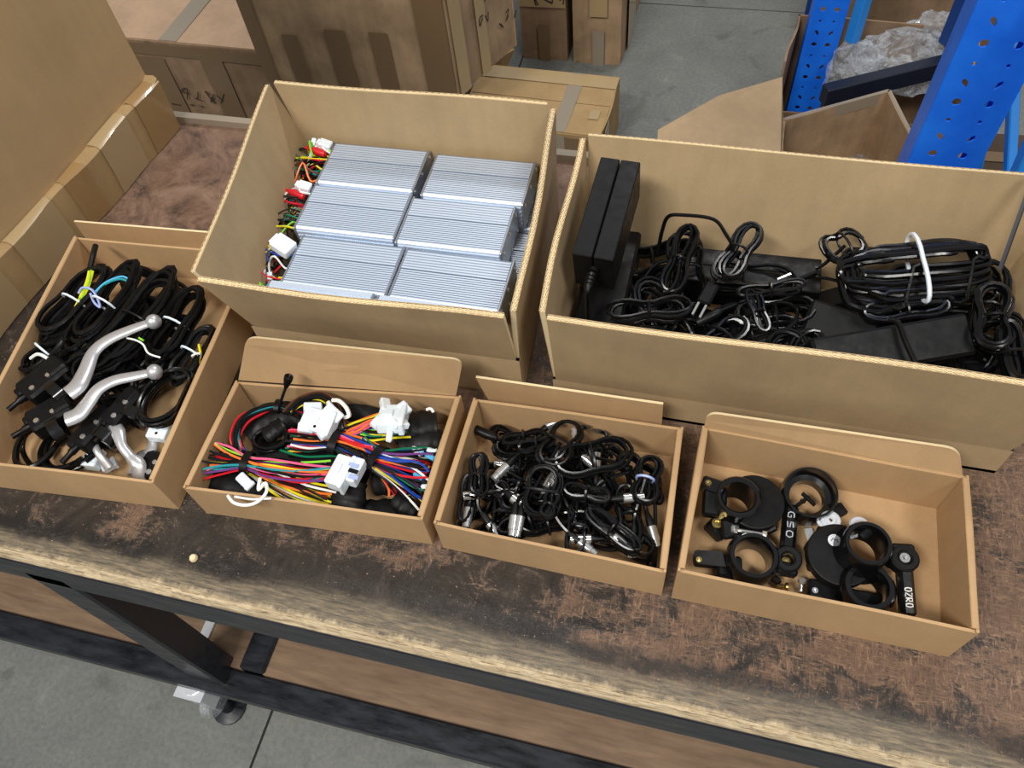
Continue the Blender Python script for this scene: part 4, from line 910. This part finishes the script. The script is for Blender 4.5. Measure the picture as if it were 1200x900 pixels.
wires('wire_end', 'teal and pale blue wires looped over the far left rear hanks', 'wire', [('w_teal', [(113, 346, .822), (122, 334, .824), (140, 327, .826), (152, 331, .822)], .0013), ('w_cyan', [(112, 342, .823), (124, 331, .825), (143, 324, .826), (154, 330, .822)], .0012),
    ('w_lav', [(92, 344, .82), (97, 337, .824), (108, 340, .824), (115, 352, .822), (117, 360, .818), (110, 354, .822), (106, 344, .823)], .0014)])
wires('loose_wire', 'thin white wire squiggling right of the upper silver lever', 'wire', [('w_white', [(148, 396, .822), (160, 399, .824), (168, 404, .822), (174, 414, .82), (188, 419, .816)], .0011), ('w_lime', [(163, 396, .823), (168, 399, .824)], .0012)])
wires('loose_wire', 'short yellow wire near the right wall of the far left tray', 'wire', [('w_yellow', [(233, 404, .816), (236, 416, .816), (242, 426, .812)], .0015), ('w_white', [(225, 417, .814), (233, 414, .818), (243, 420, .814)], .0013)])
wires('loose_wire', 'white paper-wrapped wire round the top of the left lever housing', 'wire', [('w_white', [(36, 420, .805), (45, 415, .812), (56, 420, .81)], .002)])
def conn(lab, c, sz, ang, tilt=0, hole=True, mat='white', name='wire_connector', extra=()):
    c_ = at(*c); R = rotz(ang)@Matrix.Rotation(tilt, 3, 'X'); r_ = thing(name, c_-V3((0, 0, sz[2]/2)), lab, 'connector')
    MB().rbox(c_, sz, R, ch=.0014).build('housing', mat, r_)
    MB().rbox(c_+R@V3((sz[0]*.52, 0, 0)), (sz[0]*.25, sz[1]*1.12, sz[2]*1.1), R, ch=.001).build('collar', mat, r_)
    MB().rbox(c_+R@V3((-.1*sz[0], 0, sz[2]*.55)), (sz[0]*.5, sz[1]*.3, sz[2]*.25), R, ch=.0008).build('latch', mat, r_)
    if hole: MB().lathe(c_+R@V3((sz[0]*.1, -sz[1]*.30, sz[2]*.50)), (0, 0, 1), [(.0016, 0), (.0016, .0006)], 8).build('key_hole', 'blk', r_)
    for o_, s_, a in extra: MB().rbox(c_+R@V3(o_), s_, R@rotz(a)@Matrix.Rotation(.5, 3, 'Y'), ch=.0012).build('housing', mat, r_)
    return r_
conn('white connector below the centre black housing in the far left tray', (110, 536, .770), (.020, .018, .012), -1.5)
conn('white connector under the round coil, by the right wall', (187, 504, .784), (.020, .024, .012), .1)
conn('small white connector beside the front wall of the far left tray', (127, 546, .764), (.014, .012, .008), .8)
conn('white connector edge against the right wall behind the black plug', (206, 512, .768), (.022, .010, .010), 1.1)
set_clip(f2, .7545, -.0075)
# ------------------------------------------------------------------ tray 2: coloured wiring looms
PAL = ['red', 'blue', 'green', 'yellow', 'orange', 'white', 'black', 'pink', 'teal', 'purple', 'brown', 'lime', 'cyan', 'blue', 'red', 'black', 'blue', 'black', 'orange', 'green']
def loom(lab, path, rads, n, seed, pal=PAL, r=.00118, ties=(), grp='coloured wiring looms', zf=.55, name='wiring_loom', free=None):
    pc = P(*path); n = int(n*1.35); rg = random.Random(seed); r_ = thing(name, pc[len(pc)//2]-V3((0, 0, .01)), lab, 'wiring loom', grp)
    for k in range(n):
        a = 2*PI*(k*.381966); q = math.sqrt((k+.5)/n); da = rg.uniform(-.3, .3); pts = []; i0 = 0; i1 = len(pc)-1
        cut0, cut1 = rg.uniform(0, .6), rg.uniform(0, .8)
        for i, p in enumerate(pc):
            T = (pc[min(i+1, len(pc)-1)]-pc[max(i-1, 0)]).normalized(); S = V3((0, 0, 1)).cross(T).normalized()
            aa = a+da*i; R0 = rads[i]*q*(1 if 0 < i < i1 else rg.uniform(.8, 1.15)); jt = .0016 if 0 < i < i1 else .003; pt = p+S*(math.cos(aa)*R0+rg.uniform(-jt, jt))+V3((0, 0, math.sin(aa)*R0*zf+rg.uniform(-jt, jt)*.7))
            if i == 0: pt = pt+(pc[1]-p)*cut0*.6
            if i == i1: pt = pt-(p-pc[-2])*cut1*.6
            pts.append(pt)
        MB().tube(cr(pts, 5), r, 5).build('wire', 'w_'+('black' if k % 4 == 3 else pal[(k*7+seed) % len(pal)]), r_, True)
    for i, wd in ties:
        p = pc[i]; T = (pc[min(i+1, len(pc)-1)]-pc[i-1]).normalized(); S = V3((0, 0, 1)).cross(T).normalized(); Rr = rads[i]+.002; vs = []; fs = []
        for k in range(16):
            t_ = 2*PI*k/16
            for o_, rr_ in ((-wd/2, Rr), (wd/2, Rr), (wd/2, Rr+.0012), (-wd/2, Rr+.0012)): vs.append(p+T*o_+S*(math.cos(t_)*rr_)+V3((0, 0, math.sin(t_)*(rr_*zf+.0012))))
        for k in range(16):
            for q in range(4): fs.append((k*4+q, k*4+(q+1) % 4, ((k+1) % 16)*4+(q+1) % 4, ((k+1) % 16)*4+q))
        MB().add(vs, fs).build('cable_tie', 'blk', r_, True)
    return r_
loom('loom at the left fanning out to frayed bright ends, with a black tie', [(244, 536, .797), (266, 539, .799), (290, 542, .80), (318, 548, .80), (356, 552, .80), (398, 550, .80)], [.024, .016, .009, .012, .013, .012], 24, 3, ties=((2, .008),),
     pal=['green', 'yellow', 'teal', 'red', 'blue', 'black', 'pink', 'green', 'blue', 'cyan', 'black', 'orange', 'teal', 'purple', 'black', 'lime', 'blue', 'teal', 'red', 'black'])
loom('loom sweeping to the front wall in white, yellow and pink', [(290, 546, .792), (308, 556, .793), (330, 566, .792), (360, 578, .789), (398, 588, .786)], [.007, .010, .014, .018, .020], 22, 5,
     pal=['yellow', 'white', 'pink', 'orange', 'white', 'red', 'purple', 'yellow', 'green', 'orange', 'lav', 'blue', 'yellow', 'white', 'pink', 'red', 'brown', 'black', 'cyan', 'yellow'])
loom('thin red and blue loom arching along the left rear', [(282, 536, .79), (276, 512, .797), (284, 492, .801), (302, 481, .803), (326, 476, .804), (352, 483, .802), (372, 492, .80)], [.006, .006, .006, .006, .005, .007, .008], 10, 7, ties=((4, .005),), pal=['red', 'blue', 'black', 'red', 'teal', 'black', 'brown', 'red', 'green', 'black'])
loom('broad loom across the middle held by a printed black tie', [(338, 514, .80), (366, 515, .804), (394, 518, .806), (420, 528, .806), (444, 538, .806)], [.016, .014, .011, .014, .011], 26, 9, ties=((2, .009),),
     pal=['orange', 'red', 'yellow', 'white', 'green', 'pink', 'blue', 'orange', 'red', 'yellow', 'teal', 'black', 'blue', 'red', 'orange', 'green', 'black', 'pink', 'cyan', 'black'])
loom('loom at the right fanning to stripped ends, held by a wide black tie', [(420, 522, .80), (442, 537, .808), (466, 546, .805), (490, 554, .798), (510, 562, .79)], [.012, .012, .020, .030, .036], 34, 11, ties=((1, .009),),
     pal=['blue', 'red', 'black', 'white', 'orange', 'blue', 'yellow', 'cyan', 'red', 'black', 'green', 'blue', 'lime', 'orange', 'black', 'purple', 'lav', 'white', 'red', 'blue'])
loom('short loom running into the white connector at the right rear', [(398, 508, .80), (418, 502, .804), (436, 494, .808), (454, 487, .812)], [.010, .010, .009, .007], 12, 13, pal=['orange', 'blue', 'white', 'red', 'pink', 'yellow', 'blue', 'orange'])
loom('red and yellow wires pointing to the front right corner', [(440, 538, .80), (450, 556, .798), (458, 570, .792), (468, 584, .785)], [.005, .005, .005, .006], 5, 15, pal=['red', 'yellow', 'red', 'orange', 'black'])
loom('yellow and green wires under the right rear connector', [(418, 506, .803), (436, 510, .806), (458, 508, .806), (482, 504, .802)], [.005, .006, .006, .007], 9, 17, pal=['yellow', 'lime', 'yellow', 'black', 'brown', 'green'])
loom('black bundle arching behind the left white connectors', [(334, 486, .805), (352, 470, .808), (376, 465, .81), (392, 478, .81), (400, 500, .806), (398, 516, .80)], [.006]*6, 9, 19, pal=['black', 'black', 'black', 'brown', 'black', 'yellow'], r=.0015)
loom('dark green wires under the broad loom', [(330, 520, .79), (360, 526, .795), (395, 525, .795), (430, 528, .793)], [.012]*4, 10, 21, pal=['green', 'black', 'teal', 'black'])
# small stripped plugs at the loom ends
rg = random.Random(4)
for k in range(9):
    p_ = (rg.uniform(484, 508), rg.uniform(522, 588)); conn('tiny pale plug at the frayed right end of the looms', (p_[0], p_[1], .800), (.010, .005, .004), rg.uniform(-.6, .3), 0, False, 'white' if k % 3 else 'w_cyan')['group'] = 'tiny plugs at the loom ends'
def lump(lab, path, rad, mat='sleeve', flat=.7, seed=0, nm='taped_bundle'):
    pc = cr(P(*path), 10); rg = random.Random(seed); r_ = thing(nm, pc[len(pc)//2]-V3((0, 0, .012)), lab, 'cable bundle', 'black taped bundles in the loom tray')
    def rr(t_): k = t_*(len(rad)-1); i = min(int(k), len(rad)-2); return (rad[i]*(1-(k-i))+rad[i+1]*(k-i))*(1+.05*math.sin(t_*17+seed)+.03*math.sin(t_*31))
    MB().tube(pc, rr, 14, flat=flat, up=(0, 0, 1)).build('tape_wrap', mat, r_, True); return r_
lump('black tape-wrapped bundle directly below the square white connector', [(414, 564, .79), (408, 585, .785), (404, 602, .778)], [.014, .019, .019], seed=1)
lump('black tape-wrapped bundle in the far right corner of the loom tray', [(462, 506, .79), (486, 500, .792), (512, 498, .79)], [.014, .018, .014], seed=2)
lump('black tape-wrapped bundle below the one in the far right corner', [(470, 524, .785), (495, 516, .788), (518, 518, .785)], [.012, .016, .012], seed=3)
lump('black tape-wrapped bundle lying along the front wall', [(420, 604, .768), (450, 604, .77), (485, 606, .766)], [.014, .018, .012], seed=4)
lump('black tape-wrapped bundle end with orange wires in the nearest right corner', [(462, 584, .784), (474, 592, .782), (488, 602, .776)], [.007, .011, .008], seed=5)
lump('black tape-wrapped bundle in the nearest left part of the loom tray', [(246, 560, .77), (275, 572, .775), (330, 584, .770)], [.014, .018, .012], seed=6)
lump('short black wrapped cable end behind the left looms', [(332, 497, .80), (322, 504, .80), (312, 512, .797)], [.009, .010, .010], 'blkmat', seed=7)
lump('black wrapped bundle filling the left rear of the loom tray', [(290, 510, .775), (320, 490, .778), (360, 488, .775)], [.018, .02, .018], seed=8)
lump('black wrapped bundle under the middle of the looms', [(300, 535, .775), (360, 540, .775), (430, 545, .775)], [.018, .022, .022], seed=9)
lump('black wrapped bundle under the right looms', [(440, 560, .772), (470, 555, .775), (500, 560, .772)], [.02, .022, .02], seed=10)
lump('black wrapped bundle behind the white loop of the looms', [(370, 470, .78), (420, 480, .78), (450, 490, .778)], [.012, .016, .014], seed=11)
ring_cable('glossy black coil between the left looms and the rear bundle', (318, 516, .795), .018, .013, .2, 4, .0022, 8, grp='cable coil in the loom tray')
conn('white multi-lobed connector at the left centre of the looms', (372, 494, .818), (.030, .024, .014), -.1, .2, True, extra=(((-.010, .012, .002), (.018, .010, .008), .5), ((.014, .012, .003), (.020, .012, .008), -.4), ((-.008, -.010, .002), (.016, .010, .007), .3), ((.012, -.010, .001), (.012, .012, .007), 1.0)))
conn('jagged white connector cluster at the right rear of the looms', (458, 491, .822), (.024, .030, .014), .2, -.3, False, extra=(((-.008, .016, .003), (.010, .020, .008), .3), ((.012, .012, .003), (.014, .010, .008), -.7), ((.012, -.010, .002), (.016, .010, .007), .6), ((-.012, -.006, .001), (.010, .014, .007), -.4), ((.002, -.022, -.003), (.006, .014, .005), .1)))
t_ = conn('square white socket connector in front of the wide black tie', (399, 554, .815), (.017, .032, .016), -.12, 0, False)
for k in range(3): MB().box(at(414, 545+7*k, .8235), (.010, .004, .0008), rotz(-.12)).build('slot', 'blkmat' if k == 1 else 'w_lav', t_)
MB().rbox(at(416, 553, .8145), (.013, .026, .014), rotz(-.12), ch=.0012).build('socket', 'white', t_)
conn('flat white plug at the left below the black tie', (286, 563, .806), (.018, .010, .004), -.5, .1, False)
set_clip(None, 0)
wires('tie_loop', 'white cable tie loop curling over the front left looms', 'cable tie', [('w_white', [(267, 581, .812), (274, 589, .813), (288, 592, .814), (302, 588, .814), (312, 577, .815), (311, 566, .816), (303, 574, .812), (305, 560, .814)], .0017), ('w_white', [(275, 582, .8135), (296, 585, .813), (318, 584, .812)], .0012)])
wires('tie_loop', 'white curled cable tie beside the left centre connector', 'cable tie', [('w_white', [(390, 469, .82), (398, 470, .824), (406, 478, .822), (409, 487, .818), (404, 489, .815)], .0022), ('w_white', [(385, 472, .815), (392, 482, .818), (400, 488, .816)], .003)])
wires('loose_wire', 'small white wire tip in the far right corner of the loom tray', 'wire', [('w_white', [(500, 480, .815), (505, 479, .817), (508, 483, .815)], .0016)])
t_ = wires('capped_cable', 'thin black cable with a black cap sticking up from the looms', 'cable', [('w_black', [(326, 484, .80), (328, 474, .81), (332, 462, .822), (335, 454, .83)], .0016)])
d_ = at(338, 443, .842)-at(335, 454, .83); MB().lathe(at(335, 454, .83), d_, [(.002, 0), (.0032, .004), (.0046, .012), (.0046, .016), (.003, .017), (0, .014)], 12).build('cap', 'blk', t_, True)
set_clip([(.022, .268), (.2625, .266), (.262, .410), (.026, .417)], .7537, -.0075)
# ------------------------------------------------------------------ tray 4: throttle clamps, rings and metal bits
AX = V3((.02, -.06, 1)).normalized()
def clamp_ring(mb, c, ri, ro, h, ax=AX, ch=.0015):
    return mb.lathe(c-ax*h/2, ax, [(ri, 0), (ro-ch, 0), (ro, ch), (ro, h-ch), (ro-ch, h), (ri+ch, h), (ri, h-ch)], 32, closed=True)
def lobe(c, r, h, ax, a0, a1, rin, seg=18):
    """sector plate around an axis between two angles"""
    u = V3((1, 0, 0)); u = (u-ax*u.dot(ax)).normalized(); v = ax.cross(u)
    pts = [c+(u*math.cos(a0+(a1-a0)*k/seg)+v*math.sin(a0+(a1-a0)*k/seg))*r for k in range(seg+1)]+[c+(u*math.cos(a1-(a1-a0)*k/seg)+v*math.sin(a1-(a1-a0)*k/seg))*rin for k in range(seg+1)]
    return MB().prism([p-ax*h/2 for p in pts], ax*h)
def crescent(d, Rd, c, rc, h, ax):
    """round plate of radius Rd about d with the bore of radius rc about c left open"""
    u = V3((1, 0, 0)); u = (u-ax*u.dot(ax)).normalized(); v = ax.cross(u); w_ = c-d; off = V3((w_.dot(u), w_.dot(v), 0)); D = off.length; a0 = math.atan2(off.y, off.x)
    ca = (D*D+Rd*Rd-rc*rc)/(2*D*Rd)
    if abs(ca) >= 1: outer = [(a0+.35+(2*PI-.7)*k/40) for k in range(41)]; b0 = .5
    else: al = math.acos(ca); outer = [a0+al+(2*PI-2*al)*k/40 for k in range(41)]; b0 = None
    pts = [d+(u*math.cos(a)+v*math.sin(a))*Rd for a in outer]
    p_end, p_st = pts[-1], pts[0]; w0 = (p_end-c); w1 = (p_st-c); t0 = math.atan2(w0.dot(v), w0.dot(u)); t1 = math.atan2(w1.dot(v), w1.dot(u))
    while t1 > t0: t1 -= 2*PI
    pts += [c-ax*((c-d).dot(ax))+(u*math.cos(t0+(t1-t0)*k/24)+v*math.sin(t0+(t1-t0)*k/24))*rc for k in range(1, 24)]
    return MB().prism([p-ax*h/2 for p in pts], ax*h)
t4 = 'black throttle clamps in the right tray'
def arm(a, b_, w_, h, mat, name, par, ch=.002):
    a, b_ = V3(a), V3(b_); return MB().rbox((a+b_)/2, ((b_-a).length, w_, h), frame(b_-a), ch=ch).build(name, mat, par)
# 1 far left
c_ = at(863, 588, .790); r_ = thing('throttle_clamp', zp(c_, .754), 'clamp with a broad matte disc and a long silver bolt, far left in the tray', 'clamp', t4)
clamp_ring(MB(), c_-AX*.006, .0150, .0205, .040).build('ring', 'blkgloss', r_, True)
d_ = at(884, 590, .784); crescent(d_, .027, c_, .0185, .011, AX).build('disc', 'blkmat', r_, bevel=.001)
arm(at(838, 572, .785), at(836, 606, .778), .022, .016, 'blkmat', 'body', r_); arm(at(822, 566, .79), at(850, 575, .79), .014, .012, 'blkgloss', 'lug', r_)
arm(at(853, 606, .778), at(856, 630, .768), .018, .020, 'blkgloss', 'body', r_); arm(at(832, 610, .768), at(850, 628, .762), .018, .014, 'blk', 'body', r_)
k_ = at(840, 614, .776); MB().lathe(k_, AX, [(.0, 0), (.005, 0), (.005, .003), (.0025, .003), (.0025, .001), (0, .001)], 12).build('nut', 'brass', r_, True)
k_ = at(830, 566, .797); MB().lathe(k_, AX, [(.0, 0), (.003, 0), (.003, .001), (.001, .001), (0, .0005)], 10).build('screw', 'brass', r_, True)
a, b_ = at(864, 621, .784), at(893, 626, .784); mb = MB().cyl(a, b_, .0018, seg=10); mb.lathe(a-(b_-a).normalized()*.003, b_-a, [(0, 0), (.0038, 0), (.0038, .003), (0, .003)], 6).lathe(b_, b_-a, [(0, 0), (.0034, 0), (.0034, .004), (0, .004)], 6); mb.build('bolt', 'nickel', r_)
arm(at(893, 610, .772), at(902, 626, .768), .016, .014, 'blkgloss', 'lug', r_)
# 2 tall ring at the rear
c_ = at(946, 582, .778); r_ = thing('throttle_clamp', zp(c_, .754), 'tall glossy black ring at the rear with a pointed lug', 'clamp', t4)
ax2 = V3((.04, -.16, 1)).normalized()
MB().lathe(c_-ax2*.013, ax2, [(.019, 0), (.0240, .0), (.026, .002), (.026, .024), (.0245, .028), (.0225, .028), (.0215, .014), (.0165, .012), (.0165, 0)], 36, closed=True).build('ring', 'blkgloss', r_, True)
MB().prism([at(968, 594, .772), at(984, 592, .770), at(992, 603, .770), at(976, 611, .770)], (0, 0, .006)).build('lug', 'blkmat', r_)
arm(at(940, 578, .775), at(955, 592, .775), .003, .004, 'blkmat', 'spoke', r_, .0005); arm(at(932, 594, .775), at(948, 582, .775), .003, .004, 'blkmat', 'spoke', r_, .0005)
MB().lathe(at(941, 587, .774), AX, [(0, 0), (.003, 0), (.002, .002), (0, .002)], 8).build('pin', 'brass', r_, True)
# thumb levers
def thumb(lab, top, bot, eye, head_mat, ey_sz, letters):
    a, b_ = at(*top), at(*bot); r_ = thing('thumb_lever', zp((a+b_)/2, .754), lab, 'lever', 'thumb levers in the right tray'); R = frame(b_-a)
    L = (b_-a).length
    MB().rbox((a+b_)/2, (L, .0135, .013), R, ch=.0035).build('arm', 'blkgloss', r_)
    e = at(*eye); clamp_ring(MB(), e, .0055, .0125, .014).build('eye', 'blkmat', r_, True)
    MB().rbox(e+R@V3((-.008 if letters[1] else .008, 0, -.001)), (.012, .020, .011), R, ch=.002).build('head', 'blkmat', r_)
    MB().lathe(e-AX*.004, AX, [(0, 0), (.0045, 0), (.0045, .010 if head_mat == 'nickel' else .002), (.002, .010 if head_mat == 'nickel' else .0025), (0, .002)], 12).build('bolt', head_mat, r_, True)
    # moulded lettering along the arm
    dv = V3(R.col[0]); sv = V3(R.col[1]); up = V3(R.col[2]); g = MB()
    strokes = {'G': [(.8, 1), (.2, 1), (0, .7), (0, .3), (.2, 0), (.8, 0), (.8, .5), (.5, .5)], 'A': [(0, 0), (.5, 1), (1, 0)], 'S': [(.9, 1), (.1, .9), (.1, .55), (.9, .45), (.9, .1), (.1, 0)], 'O': [(.2, 0), (0, .5), (.2, 1), (.8, 1), (1, .5), (.8, 0), (.2, 0)], 'R': [(0, 0), (0, 1), (.8, 1), (.8, .5), (0, .5), (1, 0)], 'Z': [(0, 1), (1, 1), (0, 0), (1, 0)]}
    o_ = (a+b_)/2+up*.0068; n_ = len(letters[0]); st = letters[2]
    for k, chh in enumerate(letters[0]):
        ps = [o_+dv*((k-n_/2)*st+(x)*st*.7+letters[3])*1+sv*(y-.5)*.0055 for x, y in strokes[chh]]
        lt = MB().tube(ps, .00055, 4); lt.build('letter', 'w_white' if letters[1] else 'zinc', r_)
    return r_
thumb('black thumb lever standing between the clamps, its eye toward the front', (927, 592, .782), (922, 646, .776), (922, 657, .776), 'brass', .012, ('GSO', False, .009, .0))
thumb('black thumb lever at the far right with white lettering', (1059, 664, .782), (1064, 724, .772), (1058, 656, .784), 'nickel', .012, ('OZRO', True, .0045, .006))
# 3 near left ring
c_ = at(882, 654, .778); r_ = thing('throttle_clamp', zp(c_, .754), 'round glossy clamp ring by the front wall at left, with a flat ear', 'clamp', t4)
MB().lathe(c_-AX*.009, AX, [(.015, -.010), (.023, -.010), (.0245, .003), (.0240, .013), (.021, .018), (.0175, .018), (.0155, .012)], 36, closed=True).build('ring', 'blkgloss', r_, True)
MB().prism(rounded(at(850, 668, .766), at(845, 650, .770), at(812, 648, .770), at(812, 664, .766), .004), (0, 0, .008)).build('ear', 'blkmat', r_)
arm(at(838, 664, .766), at(868, 668, .762), .022, .014, 'blkmat', 'body', r_)
MB().lathe(at(819, 656, .778), AX, [(.0, 0), (.0028, 0), (.0028, .001), (.001, .001), (0, .0005)], 10).build('screw', 'brass', r_, True)
arm(at(898, 672, .764), at(914, 684, .762), .008, .007, 'blkgloss', 'lug', r_)
# 4 large clamp with round plate
c_ = at(1012, 643, .790); r_ = thing('throttle_clamp', zp(c_, .754), 'large clamp whose round plate bears a white oval sticker', 'clamp', t4)
MB().lathe(c_-AX*.016, AX, [(.0158, -.004), (.027, -.004), (.0285, .004), (.0215, .018), (.0208, .030), (.0195, .032), (.0165, .032), (.0158, .030)], 36, closed=True).build('ring', 'blkgloss', r_, True)
d_ = at(983, 652, .778); crescent(d_, .029, c_, .019, .012, AX).build('disc', 'blkmat', r_, bevel=.001)
arm(at(966, 617, .778), at(970, 630, .778), .016, .010, 'blkmat', 'lug', r_); arm(at(1010, 622, .794), at(1018, 630, .794), .012, .010, 'blkmat', 'lug', r_)
q = d_+AX*.0064+(at(978, 633, .786)-d_)-AX*((at(978, 633, .786)-d_).dot(AX)); st_ = MB().lathe(q, AX, [(0, 0), (.0058, 0), (.0058, .0006), (0, .0006)], 20).build('sticker', 'paper', r_)
MB().tube([q+AX*.0008+V3((x, y, 0)) for x, y in ((-.003, -.001), (-.001, .002), (0, -.001), (.002, .002), (.003, -.001))], .0004, 4).build('sticker_mark', 'ink', st_)
for k in range(3): MB().rbox(at(950+k*1.5, 642+k*10, .774), (.010, .008, .014), rotz(.3), ch=.0015).build('tooth', 'blk', r_)
arm(at(1030, 632, .78), at(1038, 652, .778), .010, .012, 'blkgloss', 'lug', r_)
# 5 near right ring
c_ = at(1016, 690, .780); r_ = thing('throttle_clamp', zp(c_, .754), 'clamp ring in front of the large clamp, touching the front wall', 'clamp', t4)
MB().lathe(c_-AX*.009, AX, [(.0145, -.010), (.0225, -.010), (.0245, .003), (.0238, .013), (.0205, .018), (.0165, .018), (.0150, .012)], 36, closed=True).build('ring', 'blkgloss', r_, True)
arm(at(946, 692, .764), at(985, 700, .764), .022, .010, 'blkmat', 'ear', r_); arm(at(975, 700, .762), at(1035, 712, .758), .020, .014, 'blkmat', 'body', r_)
MB().lathe(at(955, 692, .7695), AX, [(.0, 0), (.0028, 0), (.0028, .001), (.001, .001), (0, .0005)], 10).build('screw', 'nickel', r_, True)
def washer(lab, c, tab):
    c_ = at(*c); r_ = thing('washer', c_-V3((0, 0, .003)), lab, 'washer', None)
    MB().lathe(c_, AX, [(.0018, 0), (.009, 0), (.0095, .0008), (.0085, .002), (.0055, .0022), (.0045, .0012), (.0018, .0014)], 24, closed=True).build('rim', 'zinc', r_, True)
    MB().rbox(at(*tab), (.012, .008, .0022), rotz(.6), ch=.0006).build('tab', 'zinc', r_)
washer('silver washer with a tab lying against the tall rear ring', (973, 610, .782), (966, 613, .781)); washer('silver washer with a tab behind the large clamp', (1007, 617, .784), (1001, 625, .782))
tag(MB().rbox(at(949, 626, .7565), (.008, .013, .003), rotz(.3), ch=.001).build('metal_clip', 'zinc', loc=at(949, 626, .755)), 'small pale metal clip lying alone in the middle of the tray floor', 'clip')
def screw(lab, a, b_, mat):
    a, b_ = at(*a), at(*b_); r_ = thing('screw', zp(a, .754), lab, 'screw'); d = b_-a
    MB().lathe(a, d, [(.0, 0), (.0038, .0), (.0042, .002), (.003, .0035), (0, .0035)], 12).build('head', mat, r_, True)
    MB().lathe(a, d, [(.0018, .003)]+[(.0022 if k % 2 else .0017, .004+k*.0008) for k in range(int((d.length-.004)/.0008))], 10).build('shank', mat, r_, True)
screw('silver screw standing near the front wall, left of the front ring', (940, 679, .768), (938, 694, .758), 'nickel')
screw('silver screw head peeping out between the large clamp and its neighbour', (960, 684, .762), (968, 694, .757), 'zinc')
screw('brass-coloured nut and bolt beside the front wall near the thumb lever', (924, 688, .764), (908, 686, .762), 'brass')
screw('tiny bright screw at the front wall under the front ring', (982, 708, .758), (976, 706, .757), 'nickel')

tag(MB().tube(cr(P((1164, 578, .7502), (1170, 605, .7502), (1177, 630, .7502), (1186, 657, .7502)), 5), .0011, 4, flat=.25).build('bench_scratch', 'cream', loc=at(1175, 620, .75)), 'long thin pale splinter in the bench top at the far right', 'scratch')  # thin pale sliver standing in for a scratch in the bench top
crumple('plastic_scrap', at(806, 497, .805), (.006, .004, .010), 'clear', 21, 'small scrap of clear film wedged between the two right trays and the widest carton', 'plastic')
wires('twist_tie', 'tiny pale twist tie resting on the tall adapter brick', 'twist tie', [('w_lav', [(689, 327, .871), (697, 331, .8725), (703, 337, .871)], .0008)])
wires('white_tag', 'thin white label strip hanging by the rear left corner of the controller carton', 'label', [('w_white', [(341, 166, .86), (346, 175, .85), (352, 188, .84)], .0022)])
